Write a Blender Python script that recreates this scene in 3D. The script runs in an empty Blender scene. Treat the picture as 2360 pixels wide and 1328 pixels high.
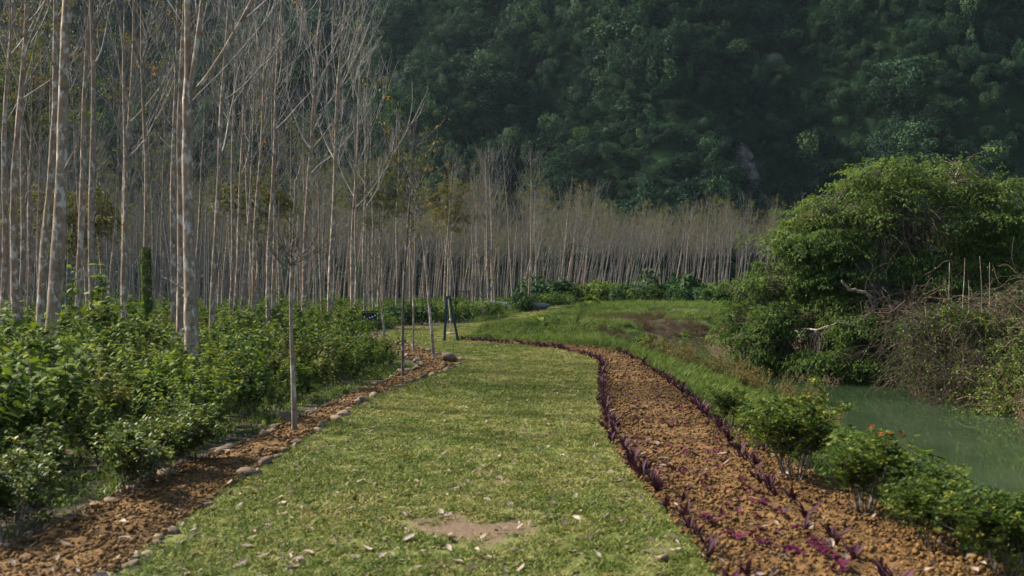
import bpy, math
import numpy as np

# ------------------------------------------------------------------ camera, sky, sun, exposure
SC = bpy.context.scene
COL = SC.collection
cam_d = bpy.data.cameras.new("camera")
cam_d.lens, cam_d.sensor_width = 35.0, 36.0
cam_d.clip_start, cam_d.clip_end = 0.1, 3000.0
cam_d.dof.use_dof, cam_d.dof.focus_distance, cam_d.dof.aperture_fstop = True, 34.0, 2.0
CAM = bpy.data.objects.new("camera", cam_d)
CAM.location = (0, 0, 2.2)
CAM.rotation_euler = (math.radians(90.2), 0, 0)
COL.objects.link(CAM)
SC.camera = CAM

SUN_EL, SUN_AZ = math.radians(41), math.radians(-68)        # azimuth from +Y, negative to the left
W = bpy.data.worlds.new("World"); SC.world = W; W.use_nodes = True
wn = W.node_tree.nodes; wl = W.node_tree.links
sky = wn.new("ShaderNodeTexSky"); sky.sky_type = 'NISHITA'; sky.sun_disc = False
sky.sun_elevation = SUN_EL; sky.sun_rotation = SUN_AZ; sky.dust_density = 2.0; sky.air_density = 1.0
wn["Background"].inputs[1].default_value = 0.10
wl.new(sky.outputs[0], wn["Background"].inputs[0])
sd = bpy.data.lights.new("sun", 'SUN'); sd.energy = 4.6; sd.angle = math.radians(3.0); sd.color = (1.0, 0.91, 0.76)
SUN = bpy.data.objects.new("sun", sd); COL.objects.link(SUN)
SUN.rotation_euler = (math.pi / 2 - SUN_EL, 0, math.pi - SUN_AZ)
SC.view_settings.view_transform = 'Standard'; SC.view_settings.look = 'None'
SC.view_settings.exposure = 1.35; SC.view_settings.gamma = 1.0
SC.cycles.max_bounces = 6; SC.cycles.diffuse_bounces = 3; SC.cycles.glossy_bounces = 2
SC.cycles.transmission_bounces = 4; SC.cycles.transparent_max_bounces = 4; SC.cycles.volume_bounces = 0
SC.cycles.use_denoising = True

PI = math.pi
def RNG(s): return np.random.default_rng(s)

# ------------------------------------------------------------------ noise and small maths
def _hash(ix, iy, s):
    h = (ix.astype(np.int64) * 374761393 + iy.astype(np.int64) * 668265263 + s * 974711) & 0xffffffff
    h = ((h ^ (h >> 13)) * 1274126177) & 0xffffffff
    return ((h ^ (h >> 16)) & 0xffff) / 65535.0
def vnoise(x, y, s=0):
    x, y = np.asarray(x, float), np.asarray(y, float)
    ix, iy = np.floor(x), np.floor(y); fx, fy = x - ix, y - iy
    fx, fy = fx * fx * (3 - 2 * fx), fy * fy * (3 - 2 * fy)
    a, b = _hash(ix, iy, s), _hash(ix + 1, iy, s); c, d = _hash(ix, iy + 1, s), _hash(ix + 1, iy + 1, s)
    return (a + (b - a) * fx) * (1 - fy) + (c + (d - c) * fx) * fy
def fbm(x, y, s=0, o=4):
    t, a, n = 0.0, 0.5, 0.0
    x, y = np.asarray(x, float), np.asarray(y, float)
    for i in range(o):
        t = t + a * vnoise(x, y, s + i * 17); n += a; a *= 0.5; x, y = x * 2.03 + 5.1, y * 2.03 + 1.7
    return t / n
def ss(a, b, x):
    t = np.clip((np.asarray(x, float) - a) / (b - a), 0, 1); return t * t * (3 - 2 * t)
def unit(v):
    v = np.asarray(v, float); return v / np.maximum(np.linalg.norm(v, axis=-1, keepdims=True), 1e-9)
def resample(poly, step):
    p = np.array(poly, float); s = np.r_[0, np.cumsum(np.linalg.norm(np.diff(p, axis=0), axis=1))]
    for _ in range(2):                                       # corner cutting rounds the polyline
        q = np.empty((2 * len(p), 2)); q[0], q[-1] = p[0], p[-1]
        q[1:-1:2] = .75 * p[:-1] + .25 * p[1:]; q[2::2] = .25 * p[:-1] + .75 * p[1:]; p = q
    s = np.r_[0, np.cumsum(np.linalg.norm(np.diff(p, axis=0), axis=1))]
    t = np.linspace(0, s[-1], max(2, int(s[-1] / step) + 1))
    return np.stack([np.interp(t, s, p[:, 0]), np.interp(t, s, p[:, 1])], 1)
def inside(x, y, poly):
    x, y = np.asarray(x, float), np.asarray(y, float); r = np.zeros(x.shape, bool); n = len(poly)
    for i in range(n):
        (x0, y0), (x1, y1) = poly[i], poly[(i + 1) % n]
        if y0 == y1: continue
        r ^= ((y0 > y) != (y1 > y)) & (x < (x1 - x0) * (y - y0) / (y1 - y0) + x0)
    return r
def polydist(x, y, poly):
    x, y = np.asarray(x, float), np.asarray(y, float); best = np.full(x.shape, 1e9); side = np.zeros(x.shape)
    p = np.asarray(poly, float)
    for a, b in zip(p[:-1], p[1:]):
        d = b - a; t = np.clip(((x - a[0]) * d[0] + (y - a[1]) * d[1]) / (d @ d), 0, 1)
        ex, ey = x - a[0] - t * d[0], y - a[1] - t * d[1]; q = np.hypot(ex, ey); m = q < best
        best = np.where(m, q, best); side = np.where(m, d[0] * ey - d[1] * ex, side)
    return best, side

# ------------------------------------------------------------------ the lie of the land (metres)
CREEK = [(10.9, -30), (10.6, 8), (10.4, 17), (10.6, 22), (11.0, 27), (11.2, 32), (11.0, 40), (9.8, 50), (9.2, 58), (11.5, 64.5), (18, 68), (32, 71), (70, 74)]
BED_R_IN = [(1.54, 4.5), (1.54, 7.7), (1.53, 9.2), (1.44, 11.0), (1.36, 13.0), (1.46, 16.4), (1.88, 22.1), (2.46, 27.6), (2.68, 32.35), (1.94, 37.1), (0.35, 40.4), (-1.31, 42.8), (-2.3, 43.9)]
BED_R_OUT = [(4.0, 4.5), (3.95, 7.7), (3.8, 9.4), (3.62, 13.0), (3.68, 17.5), (3.9, 23.2), (4.12, 29.2), (4.12, 36.05), (2.66, 40.7), (0.38, 43.1), (-2.3, 45.3)]
BED_L_IN = [(-3.0, 5), (-3.05, 7.7), (-3.12, 9.6), (-3.11, 11.5), (-3.1, 14.5), (-3.01, 18.2), (-2.74, 21.7), (-2.05, 26.2), (-1.56, 28.7), (-1.62, 31.6), (-2.0, 33.2), (-2.77, 35.3), (-3.69, 38.5), (-4.95, 42.1)]
BED_L_OUT = [(-4.4, 5), (-4.36, 8.0), (-4.3, 9.2), (-4.24, 10.2), (-4.11, 12.1), (-3.93, 14.1), (-3.6, 17.2), (-3.44, 20.8), (-3.2, 23.7), (-2.75, 27.4), (-2.6, 29.6), (-3.16, 31.6), (-4.53, 37.1), (-5.5, 41.5)]
LAWN_FAR = [(-5.5, 41.5), (-6.6, 51.5), (-6.0, 60.8), (-3.3, 63.5), (-0.5, 80), (5.5, 112), (12, 118), (12, 110), (3.5, 84), (1.2, 68), (-0.6, 60), (-1.6, 52), (-2.3, 45.3)]

def land(x, y):
    x, y = np.asarray(x, float), np.asarray(y, float)
    b = 0.05 * (fbm(x * .35, y * .35, 3) - .5)
    b = b + 0.9 * ss(68, 92, y) * ss(-6, 9, x) + 0.5 * ss(85, 125, y) * (1 - ss(-6, 9, x))
    b = b + 0.62 * np.exp(-((x - 2.2) / 3.0) ** 2 - ((y - 53) / 4.2) ** 2) + 0.35 * np.exp(-((x + .2) / 1.6) ** 2 - ((y - 49.5) / 1.8) ** 2)
    b = b + 0.45 * ss(13, 18, x) * (1 - ss(60, 75, y))
    b = b + 0.22 * (fbm(x * .22, y * .22, 9) - .5) * ss(64, 75, y)
    d, s = polydist(x, y, CREEK)
    left = s > 0
    wl_ = 6.9 - .6 * ss(44, 58, y)
    w = np.where(left, wl_, 2.7)
    t = np.clip((d - 1.1) / (w - 1.1), 0, 1) ** np.where(left, .62, .8)
    rag = 0.25 * (fbm(x * .9, y * .9, 21) - .5) * np.exp(-((d - 2.6) / 1.4) ** 2)
    return np.where(d < w, -2.4 + (b + 2.4) * t + rag, b)
def hill_h(x, y):
    x, y = np.asarray(x, float), np.asarray(y, float)
    foot = 184 + 46 * (1 - ss(-70, 30, x)) + 10 * np.sin(x / 23.0) + 7 * np.sin(x / 9.7 + 1.0)
    slope = 0.82 + 0.62 * ss(-45, 75, x)
    u = np.maximum(y - foot, 0)
    z = slope * u * (1 - .10 * ss(60, 220, u))
    z = z + ss(0, 25, u) * (22 * (fbm(x / 36, y / 40, 31, 2) - .5) + 15 * (fbm(x / 11, y / 11, 37, 2) - .5))
    return np.minimum(z + 0.8, 128 + 12 * fbm(x / 30, y / 30, 5))

# ------------------------------------------------------------------ mesh builder
class MB:
    def __init__(s): s.V, s.Q, s.T, s.C, s.n = [], [], [], [], 0
    def add(s, V, Q=None, T=None, tint=.5):
        V = np.asarray(V, float).reshape(-1, 3)
        s.V.append(V); s.C.append(np.broadcast_to(np.asarray(tint, float), (len(V),)))
        if Q is not None and len(Q): s.Q.append(np.asarray(Q, np.int64).reshape(-1, 4) + s.n)
        if T is not None and len(T): s.T.append(np.asarray(T, np.int64).reshape(-1, 3) + s.n)
        s.n += len(V); return s
    def mesh(s, name, mat, smooth=False):
        V = np.concatenate(s.V); Q = np.concatenate(s.Q) if s.Q else np.zeros((0, 4), int); T = np.concatenate(s.T) if s.T else np.zeros((0, 3), int)
        me = bpy.data.meshes.new(name); me.vertices.add(len(V)); me.vertices.foreach_set("co", V.astype(np.float32).ravel())
        idx = np.r_[Q.ravel(), T.ravel()].astype(np.int32); me.loops.add(len(idx)); me.loops.foreach_set("vertex_index", idx)
        me.polygons.add(len(Q) + len(T))
        me.polygons.foreach_set("loop_start", np.r_[np.arange(len(Q)) * 4, len(Q) * 4 + np.arange(len(T)) * 3].astype(np.int32))
        me.update(calc_edges=True)
        a = me.attributes.new("tint", 'FLOAT', 'POINT'); a.data.foreach_set("value", np.concatenate(s.C).astype(np.float32))
        if smooth: me.shade_smooth()
        me.materials.append(mat); return me

def tubes(mb, P, R, k=5, tint=.5, rough=0, rng=None, cap=False):
    P = np.asarray(P, float); P = P[None] if P.ndim == 2 else P
    T, n, _ = P.shape; R = np.broadcast_to(np.asarray(R, float), (T, n))
    tan = unit(np.gradient(P, axis=1)); ax = unit(P[:, -1] - P[:, 0])
    ref = np.where(np.abs(ax[:, :1]) < .8, [[1., 0, 0]], [[0, 1., 0]])
    u = unit(ref[:, None] - (ref[:, None] * tan).sum(-1, keepdims=True) * tan); v = np.cross(tan, u)
    a = np.arange(k) * 2 * PI / k
    rr = R[:, :, None] * (1 + (rough * rng.normal(size=(T, n, k)) if rough else 0))
    V = P[:, :, None] + rr[..., None] * (np.cos(a)[:, None] * u[:, :, None] + np.sin(a)[:, None] * v[:, :, None])
    t, i, j = np.meshgrid(np.arange(T), np.arange(n - 1), np.arange(k), indexing='ij')
    b = t * n * k + i * k; j2 = (j + 1) % k
    Q = np.stack([b + j, b + j2, b + k + j2, b + k + j], -1).reshape(-1, 4)
    tt = np.broadcast_to(np.asarray(tint, float).reshape(-1, 1), (T, n * k)).ravel() if np.ndim(tint) else tint
    mb.add(V, Q, tint=tt)
    if cap:
        c = []
        for q in range(T):
            for e in (0, n - 1):
                o = q * n * k + e * k
                c += [(o, o + m, o + m + 1) if e else (o, o + m + 1, o + m) for m in range(1, k - 1)]
        mb.T.append(np.array(c) + mb.n - T * n * k)
    return mb

def grow(p0, d0, L, n, up, wig, rng):
    p0, d = np.asarray(p0, float), unit(d0); L = np.broadcast_to(np.asarray(L, float), (len(p0),)); out = [p0]
    for i in range(n - 1):
        d = unit(d + np.array([0, 0, up / (n - 1)]) + wig * rng.normal(size=d.shape)); out.append(out[-1] + d * (L / (n - 1))[:, None])
    return np.stack(out, 1)
def along(P, t):
    """points and tangents at fractions t (T,m) of paths P (T,n,3)"""
    n = P.shape[1]; f = np.clip(t, 0, .9999) * (n - 1); i = f.astype(int); w = (f - i)[..., None]
    r = np.arange(len(P))[:, None]; return P[r, i] * (1 - w) + P[r, i + 1] * w, unit(P[r, i + 1] - P[r, i])
def leaves(mb, C, D, N, L, Wd, tint, droop=.25, six=False):
    D = unit(D); S = unit(np.cross(D, N)); N = np.cross(S, D)
    L = np.broadcast_to(L, (len(C),))[:, None]; Wd = np.broadcast_to(Wd, (len(C),))[:, None]
    k = len(C)
    if six:
        V = np.stack([C, C + D * .28 * L - S * .48 * Wd + N * .12 * Wd, C + D * .28 * L + S * .48 * Wd + N * .12 * Wd,
                      C + D * .64 * L - S * .42 * Wd - N * (droop * .35) * L, C + D * .64 * L + S * .42 * Wd - N * (droop * .35) * L, C + D * L * .97 - N * droop * L], 1)
        b = np.arange(k)[:, None] * 6
        mb.add(V, b + np.array([[1, 2, 4, 3]]), np.concatenate([b + np.array([[0, 2, 1]]), b + np.array([[3, 4, 5]])]), np.repeat(np.broadcast_to(tint, (k,)), 6))
    else:
        V = np.stack([C, C + D * .48 * L + S * .5 * Wd + N * .1 * L, C + D * L - N * droop * L, C + D * .48 * L - S * .5 * Wd + N * .1 * L], 1)
        mb.add(V, np.arange(k)[:, None] * 4 + np.array([[0, 1, 2, 3]]), tint=np.repeat(np.broadcast_to(tint, (k,)), 4))
    return mb
def sheet(fn, us, vs):
    """a grid of points fn(u,v)->(n,3) and its quads"""
    U, Vv = np.meshgrid(us, vs, indexing='ij'); P = fn(U.ravel(), Vv.ravel()); m, n = len(us), len(vs)
    i, j = np.meshgrid(np.arange(m - 1), np.arange(n - 1), indexing='ij'); b = i * n + j
    return P, np.stack([b, b + n, b + n + 1, b + 1], -1).reshape(-1, 4)
def rock_mesh(name, mat, seed, sub=2, rough=.25, flat=.7):
    import bmesh
    bm = bmesh.new(); bmesh.ops.create_icosphere(bm, subdivisions=sub, radius=1.0)
    V = np.array([v.co[:] for v in bm.verts]); F = np.array([[v.index for v in f.verts] for f in bm.faces]); bm.free()
    r = RNG(seed); 
    for _ in range(7):
        d = unit(r.normal(size=3)); o = r.uniform(.5, .85); k = V @ d; V = V - np.outer(np.maximum(k - o, 0) * .8, d)
    V *= 1 + rough * (fbm(V[:, 0] * 2 + V[:, 2] * 1.3 + seed, V[:, 1] * 2 - V[:, 2] + 7, seed)[:, None] - .5)
    V *= np.array([1, r.uniform(.65, .95), flat]); return MB().add(V, T=F).mesh(name, mat, True)

# ------------------------------------------------------------------ materials
def new_mat(name):
    m = bpy.data.materials.new(name); m.use_nodes = True; nt = m.node_tree; nt.nodes.clear()
    return m, nt, lambda t, **k: _nd(nt, t, k)
def _nd(nt, t, k):
    n = nt.nodes.new(t)
    for a, v in k.items(): setattr(n, a, v)
    return n
def ramp(nd, stops, interp='LINEAR'):
    r = nd("ShaderNodeValToRGB"); r.color_ramp.interpolation = interp
    while len(r.color_ramp.elements) < len(stops): r.color_ramp.elements.new(.5)
    for e, (p, c) in zip(r.color_ramp.elements, stops): e.position = p; e.color = (*c, 1)
    return r
def noise(nd, nt, vec, scale, detail=5, rough=.6):
    n = nd("ShaderNodeTexNoise"); n.inputs["Scale"].default_value = scale; n.inputs["Detail"].default_value = detail; n.inputs["Roughness"].default_value = rough
    if vec is not None: nt.links.new(vec, n.inputs["Vector"])
    return n
def mixc(nd, nt, fac, a, b, mode='MIX'):
    m = nd("ShaderNodeMix", data_type='RGBA', blend_type=mode)
    for s, v in ((m.inputs[0], fac), (m.inputs[6], a), (m.inputs[7], b)):
        if hasattr(v, "type") and hasattr(v, "links"): nt.links.new(v, s)
        elif isinstance(v, tuple): s.default_value = (*v, 1)
        else: s.default_value = v
    return m.outputs[2]
def bump(nd, nt, h, strength, dist, bs):
    b = nd("ShaderNodeBump"); b.inputs["Strength"].default_value = strength; b.inputs["Distance"].default_value = dist
    nt.links.new(h, b.inputs["Height"]); nt.links.new(b.outputs[0], bs.inputs["Normal"])
def finish(nd, nt, sh):
    o = nd("ShaderNodeOutputMaterial"); nt.links.new(sh, o.inputs[0])

def leaf_mat(name, stops, trans=.3, rough=.65, vary=.28, spec=.1):
    m, nt, nd = new_mat(name); at = nd("ShaderNodeAttribute", attribute_name="tint"); oi = nd("ShaderNodeObjectInfo")
    mp = nd("ShaderNodeMapRange"); mp.inputs[3].default_value = -vary / 2; mp.inputs[4].default_value = vary / 2; nt.links.new(oi.outputs["Random"], mp.inputs[0])
    ad = nd("ShaderNodeMath", operation='ADD'); nt.links.new(at.outputs["Fac"], ad.inputs[0]); nt.links.new(mp.outputs[0], ad.inputs[1])
    r = ramp(nd, stops); nt.links.new(ad.outputs[0], r.inputs[0])
    bs = nd("ShaderNodeBsdfPrincipled"); nt.links.new(r.outputs[0], bs.inputs["Base Color"]); bs.inputs["Roughness"].default_value = rough; bs.inputs["Specular IOR Level"].default_value = spec
    tr = nd("ShaderNodeBsdfTranslucent"); nt.links.new(mixc(nd, nt, 1.0, r.outputs[0], (1.0, 1.0, .55), 'MULTIPLY'), tr.inputs[0])
    mx = nd("ShaderNodeMixShader"); mx.inputs[0].default_value = trans; nt.links.new(bs.outputs[0], mx.inputs[1]); nt.links.new(tr.outputs[0], mx.inputs[2])
    finish(nd, nt, mx.outputs[0]); return m
def plain_mat(name, stops, scale=8, rough=.8, bmp=.3, dist=.01, rand=True, detail=6, metal=0, spec=.3):
    m, nt, nd = new_mat(name); tc = nd("ShaderNodeTexCoord"); vec = tc.outputs["Object"]
    if rand:
        oi = nd("ShaderNodeObjectInfo"); va = nd("ShaderNodeVectorMath", operation='ADD'); sc = nd("ShaderNodeMath", operation='MULTIPLY'); sc.inputs[1].default_value = 37.0
        nt.links.new(oi.outputs["Random"], sc.inputs[0]); nt.links.new(vec, va.inputs[0]); nt.links.new(sc.outputs[0], va.inputs[1]); vec = va.outputs[0]
    n = noise(nd, nt, vec, scale, detail); f = n.outputs[0]
    if rand:
        a = nd("ShaderNodeMath", operation='MULTIPLY_ADD'); a.inputs[1].default_value = .35; nt.links.new(oi.outputs["Random"], a.inputs[0])
        b = nd("ShaderNodeMath", operation='SUBTRACT'); b.inputs[1].default_value = .175; nt.links.new(f, b.inputs[0]); nt.links.new(b.outputs[0], a.inputs[2]); f2 = a.outputs[0]
    else: f2 = f
    r = ramp(nd, stops); nt.links.new(f2, r.inputs[0])
    bs = nd("ShaderNodeBsdfPrincipled"); nt.links.new(r.outputs[0], bs.inputs["Base Color"]); bs.inputs["Roughness"].default_value = rough; bs.inputs["Metallic"].default_value = metal; bs.inputs["Specular IOR Level"].default_value = spec
    bump(nd, nt, f, bmp, dist, bs); finish(nd, nt, bs.outputs[0]); return m
def bark_mat(name, base, lichen, dark, rust):
    m, nt, nd = new_mat(name); tc = nd("ShaderNodeTexCoord"); oi = nd("ShaderNodeObjectInfo")
    sc = nd("ShaderNodeMath", operation='MULTIPLY'); sc.inputs[1].default_value = 53.0; nt.links.new(oi.outputs["Random"], sc.inputs[0])
    va = nd("ShaderNodeVectorMath", operation='ADD'); nt.links.new(tc.outputs["Object"], va.inputs[0]); nt.links.new(sc.outputs[0], va.inputs[1])
    mp = nd("ShaderNodeMapping"); mp.inputs["Scale"].default_value = (1, 1, .55); nt.links.new(va.outputs[0], mp.inputs[0]); vec = mp.outputs[0]
    n1 = noise(nd, nt, vec, 9, 6, .65); n2 = noise(nd, nt, vec, 8.0, 6, .62); n3 = noise(nd, nt, vec, 26, 4); n4 = noise(nd, nt, vec, 1.1, 3)
    r1 = ramp(nd, [(.36, base[0]), (.66, base[1])]); nt.links.new(n1.outputs[0], r1.inputs[0])
    r2 = ramp(nd, [(.53, (0, 0, 0)), (.60, (.9, .9, .9))]); nt.links.new(n2.outputs[0], r2.inputs[0])
    r3 = ramp(nd, [(.64, (0, 0, 0)), (.72, (1, 1, 1))]); nt.links.new(n3.outputs[0], r3.inputs[0])
    r4 = ramp(nd, [(.60, (0, 0, 0)), (.72, (.8, .8, .8))]); nt.links.new(n4.outputs[0], r4.inputs[0])
    c = mixc(nd, nt, r4.outputs[0], r1.outputs[0], rust); c = mixc(nd, nt, r2.outputs[0], c, lichen); c = mixc(nd, nt, r3.outputs[0], c, dark)
    bs = nd("ShaderNodeBsdfPrincipled"); nt.links.new(c, bs.inputs["Base Color"]); bs.inputs["Roughness"].default_value = .85; bs.inputs["Specular IOR Level"].default_value = .2
    bump(nd, nt, n1.outputs[0], .6, .02, bs); finish(nd, nt, bs.outputs[0]); return m
def ground_mat():
    """forest litter, grassy bank and bare earth, chosen by the ground cover that lies where"""
    m, nt, nd = new_mat("ground_cover"); tc = nd("ShaderNodeTexCoord"); v = tc.outputs["Object"]
    a = nd("ShaderNodeAttribute", attribute_name="tint"); g = nd("ShaderNodeAttribute", attribute_name="soil")
    n1, n2, n3 = noise(nd, nt, v, 1.7, 8), noise(nd, nt, v, 14, 6), noise(nd, nt, v, .5, 4)
    lit = ramp(nd, [(.3, (.022, .018, .012)), (.5, (.06, .045, .028)), (.66, (.11, .085, .06))]); nt.links.new(n2.outputs[0], lit.inputs[0])
    gr = ramp(nd, [(.32, (.03, .05, .012)), (.52, (.055, .085, .02)), (.68, (.10, .11, .035))]); nt.links.new(n1.outputs[0], gr.inputs[0])
    so = ramp(nd, [(.3, (.020, .013, .008)), (.5, (.042, .027, .016)), (.7, (.075, .05, .03))]); nt.links.new(n2.outputs[0], so.inputs[0])
    c = mixc(nd, nt, a.outputs["Fac"], lit.outputs[0], gr.outputs[0]); c = mixc(nd, nt, g.outputs["Fac"], c, so.outputs[0])
    bs = nd("ShaderNodeBsdfPrincipled"); nt.links.new(c, bs.inputs["Base Color"]); bs.inputs["Roughness"].default_value = .95; bs.inputs["Specular IOR Level"].default_value = .15
    bump(nd, nt, n2.outputs[0], .8, .05, bs); finish(nd, nt, bs.outputs[0]); return m
def lawn_mat():
    m, nt, nd = new_mat("lawn_turf"); tc = nd("ShaderNodeTexCoord"); v = tc.outputs["Object"]
    b = nd("ShaderNodeAttribute", attribute_name="tint")
    n1, n2 = noise(nd, nt, v, 1.2, 8), noise(nd, nt, v, 30, 6)
    gr = ramp(nd, [(.3, (.065, .085, .022)), (.5, (.115, .13, .036)), (.7, (.19, .17, .065))]); nt.links.new(n1.outputs[0], gr.inputs[0])
    so = ramp(nd, [(.3, (.085, .058, .038)), (.7, (.175, .122, .082))]); nt.links.new(n2.outputs[0], so.inputs[0])
    c = mixc(nd, nt, b.outputs["Fac"], gr.outputs[0], so.outputs[0])
    bs = nd("ShaderNodeBsdfPrincipled"); nt.links.new(c, bs.inputs["Base Color"]); bs.inputs["Roughness"].default_value = .95; bs.inputs["Specular IOR Level"].default_value = .1
    bump(nd, nt, n2.outputs[0], .7, .03, bs); finish(nd, nt, bs.outputs[0]); return m
def water_mat():
    m, nt, nd = new_mat("murky_green_water"); tc = nd("ShaderNodeTexCoord")
    n = noise(nd, nt, tc.outputs["Object"], 1.6, 3, .5); n2 = noise(nd, nt, tc.outputs["Object"], .25, 2)
    r = ramp(nd, [(.35, (.022, .038, .017)), (.65, (.031, .05, .024))]); nt.links.new(n2.outputs[0], r.inputs[0])
    bs = nd("ShaderNodeBsdfPrincipled"); nt.links.new(r.outputs[0], bs.inputs["Base Color"]); bs.inputs["Roughness"].default_value = .04; bs.inputs["IOR"].default_value = 1.33
    bump(nd, nt, n.outputs[0], .03, .03, bs); finish(nd, nt, bs.outputs[0]); return m

M = {}
M['bark'] = bark_mat("rubber_bark", ((.13, .088, .055), (.29, .22, .155)), (.43, .395, .335), (.045, .035, .028), (.24, .13, .055))
M['bark_pale'] = bark_mat("pale_bark", ((.12, .086, .058), (.255, .20, .15)), (.38, .345, .295), (.07, .055, .045), (.25, .17, .10))
M['twig'] = bark_mat("lit_twig_bark", ((.14, .12, .10), (.27, .245, .21)), (.35, .33, .30), (.06, .045, .035), (.2, .13, .08))  # near trees: sunlit paleness is mixed into the twig colour
M['twig_shaded'] = bark_mat("shaded_twig_bark", ((.07, .064, .056), (.15, .14, .124)), (.205, .197, .18), (.05, .04, .033), (.16, .11, .07))  # darker copy for the rows behind, with their shade put into the colour
M['bark_dark'] = bark_mat("dark_bark", ((.05, .038, .027), (.13, .10, .075)), (.25, .24, .21), (.02, .016, .012), (.11, .07, .04))
M['vine'] = plain_mat("dry_vine", [(.3, (.035, .025, .016)), (.7, (.115, .082, .055))], 6, .9, .1)
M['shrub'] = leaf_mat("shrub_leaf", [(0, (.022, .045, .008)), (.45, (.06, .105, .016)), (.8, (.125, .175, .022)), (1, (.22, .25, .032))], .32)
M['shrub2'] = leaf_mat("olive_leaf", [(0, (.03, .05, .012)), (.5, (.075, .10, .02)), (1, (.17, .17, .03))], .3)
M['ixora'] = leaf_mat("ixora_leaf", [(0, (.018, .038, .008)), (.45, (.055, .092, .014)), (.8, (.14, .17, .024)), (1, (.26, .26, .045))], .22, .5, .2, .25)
M['tree'] = leaf_mat("broad_leaf", [(0, (.028, .058, .014)), (.5, (.078, .128, .030)), (1, (.175, .215, .06))], .45)
M['dark_tree'] = leaf_mat("evergreen_leaf", [(0, (.012, .035, .012)), (.6, (.03, .07, .02)), (1, (.07, .11, .03))], .25)
M['jungle'] = leaf_mat("jungle_leaf", [(0, (.004, .014, .009)), (.42, (.013, .040, .024)), (.75, (.031, .074, .037)), (1, (.068, .115, .046))], .2, .7, .55, .08)
M['autumn'] = leaf_mat("turning_leaf", [(0, (.06, .09, .015)), (.45, (.14, .15, .02)), (.75, (.34, .19, .02)), (1, (.40, .15, .02))], .4)
M['olive'] = leaf_mat("sparse_olive_leaf", [(0, (.05, .065, .018)), (.6, (.11, .115, .03)), (1, (.22, .15, .04))], .35)
M['bronze'] = leaf_mat("bronze_leaf", [(0, (.045, .055, .012)), (.5, (.11, .105, .022)), (.8, (.17, .12, .03)), (1, (.22, .12, .04))], .3)
M['grass'] = leaf_mat("grass_blade", [(0, (.05, .085, .016)), (.35, (.095, .14, .026)), (.65, (.17, .185, .045)), (1, (.31, .26, .11))], .3, .55, .35)
M['bankgrass'] = leaf_mat("bank_grass_blade", [(0, (.042, .078, .014)), (.5, (.092, .15, .026)), (1, (.20, .23, .06))], .3, .5, .3)
M['cordyline'] = leaf_mat("purple_leaf", [(0, (.012, .008, .011)), (.5, (.036, .012, .020)), (.85, (.062, .020, .032)), (1, (.085, .042, .048))], .12, .62, .3, .12)
M['magenta'] = leaf_mat("magenta_leaf", [(0, (.035, .007, .016)), (.6, (.085, .012, .035)), (1, (.16, .025, .07))], .25, .4, .4)
M['dry'] = leaf_mat("dry_leaf", [(0, (.035, .025, .018)), (.35, (.12, .085, .062)), (.7, (.27, .205, .16)), (.92, (.36, .295, .245)), (1, (.27, .12, .03))], .12, .7, .9, .3)
M['red'] = leaf_mat("red_petal", [(0, (.45, .03, .01)), (1, (.7, .08, .03))], .2)
M['soil'] = plain_mat("orange_soil", [(.25, (.030, .015, .005)), (.48, (.10, .051, .014)), (.72, (.19, .105, .030))], 7, .95, .9, .04, False, 9)
M['clod'] = plain_mat("soil_clod", [(.2, (.032, .015, .005)), (.5, (.112, .057, .015)), (.8, (.235, .137, .042))], 3, .95, .5, .03)
M['stone'] = plain_mat("river_stone", [(.25, (.055, .038, .022)), (.5, (.13, .09, .053)), (.75, (.215, .16, .105))], 2.2, .8, .4, .04)
M['boulder'] = plain_mat("grey_boulder", [(.3, (.05, .058, .068)), (.7, (.115, .128, .145))], 2.5, .7, .5, .05)
M['ground'] = ground_mat(); M['lawn'] = lawn_mat(); M['water'] = water_mat()
M['hill'] = plain_mat("hill_soil", [(.3, (.006, .014, .007)), (.7, (.014, .028, .012))], .2, .95, .3, .2, False, spec=0.0)
M['cliff'] = plain_mat("limestone_face", [(.3, (.045, .04, .036)), (.55, (.12, .10, .088)), (.75, (.20, .165, .145))], .5, .9, .8, .4, False)
M['blue'] = plain_mat("blue_painted_steel", [(.3, (.010, .022, .045)), (.7, (.018, .036, .068))], 12, .42, .05, .01)
M['black'] = plain_mat("black_painted_steel", [(.3, (.010, .010, .012)), (.7, (.022, .022, .025))], 12, .45, .05, .01)
M['rope'] = plain_mat("pale_rope", [(.3, (.38, .33, .25)), (.7, (.55, .49, .39))], 40, .9, .3, .01)
M['wood'] = plain_mat("seat_wood", [(.3, (.28, .21, .15)), (.7, (.42, .34, .26))], 14, .7, .2, .01)
M['white'] = plain_mat("white_print", [(.3, (.62, .62, .60)), (.7, (.75, .75, .73))], 14, .6, .05, .01)
M['tarp'] = plain_mat("dark_blue_tarp", [(.3, (.015, .02, .035)), (.7, (.05, .06, .09))], 4, .4, .3, .03)

# ------------------------------------------------------------------ objects
def put(name, me, parent=None, loc=None, rot=None, scl=None, **props):
    o = bpy.data.objects.new(name, me); COL.objects.link(o)
    if parent is not None: o.parent = parent
    if loc is not None: o.location = [float(q) for q in loc]
    if rot is not None: o.rotation_euler = [float(q) for q in rot]
    if scl is not None: o.scale = (scl,) * 3 if np.isscalar(scl) else [float(q) for q in scl]
    for k, v in props.items(): o[k] = v
    return o
def thing(name, label, cat, loc=(0, 0, 0), rot=(0, 0, 0), scl=1.0, group=None):
    o = put(name, None, None, loc, rot, scl, label=label, category=cat); o.empty_display_size = .2
    if group: o["group"] = group
    return o
def structure(name, me): return put(name, me, kind="structure")

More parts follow.
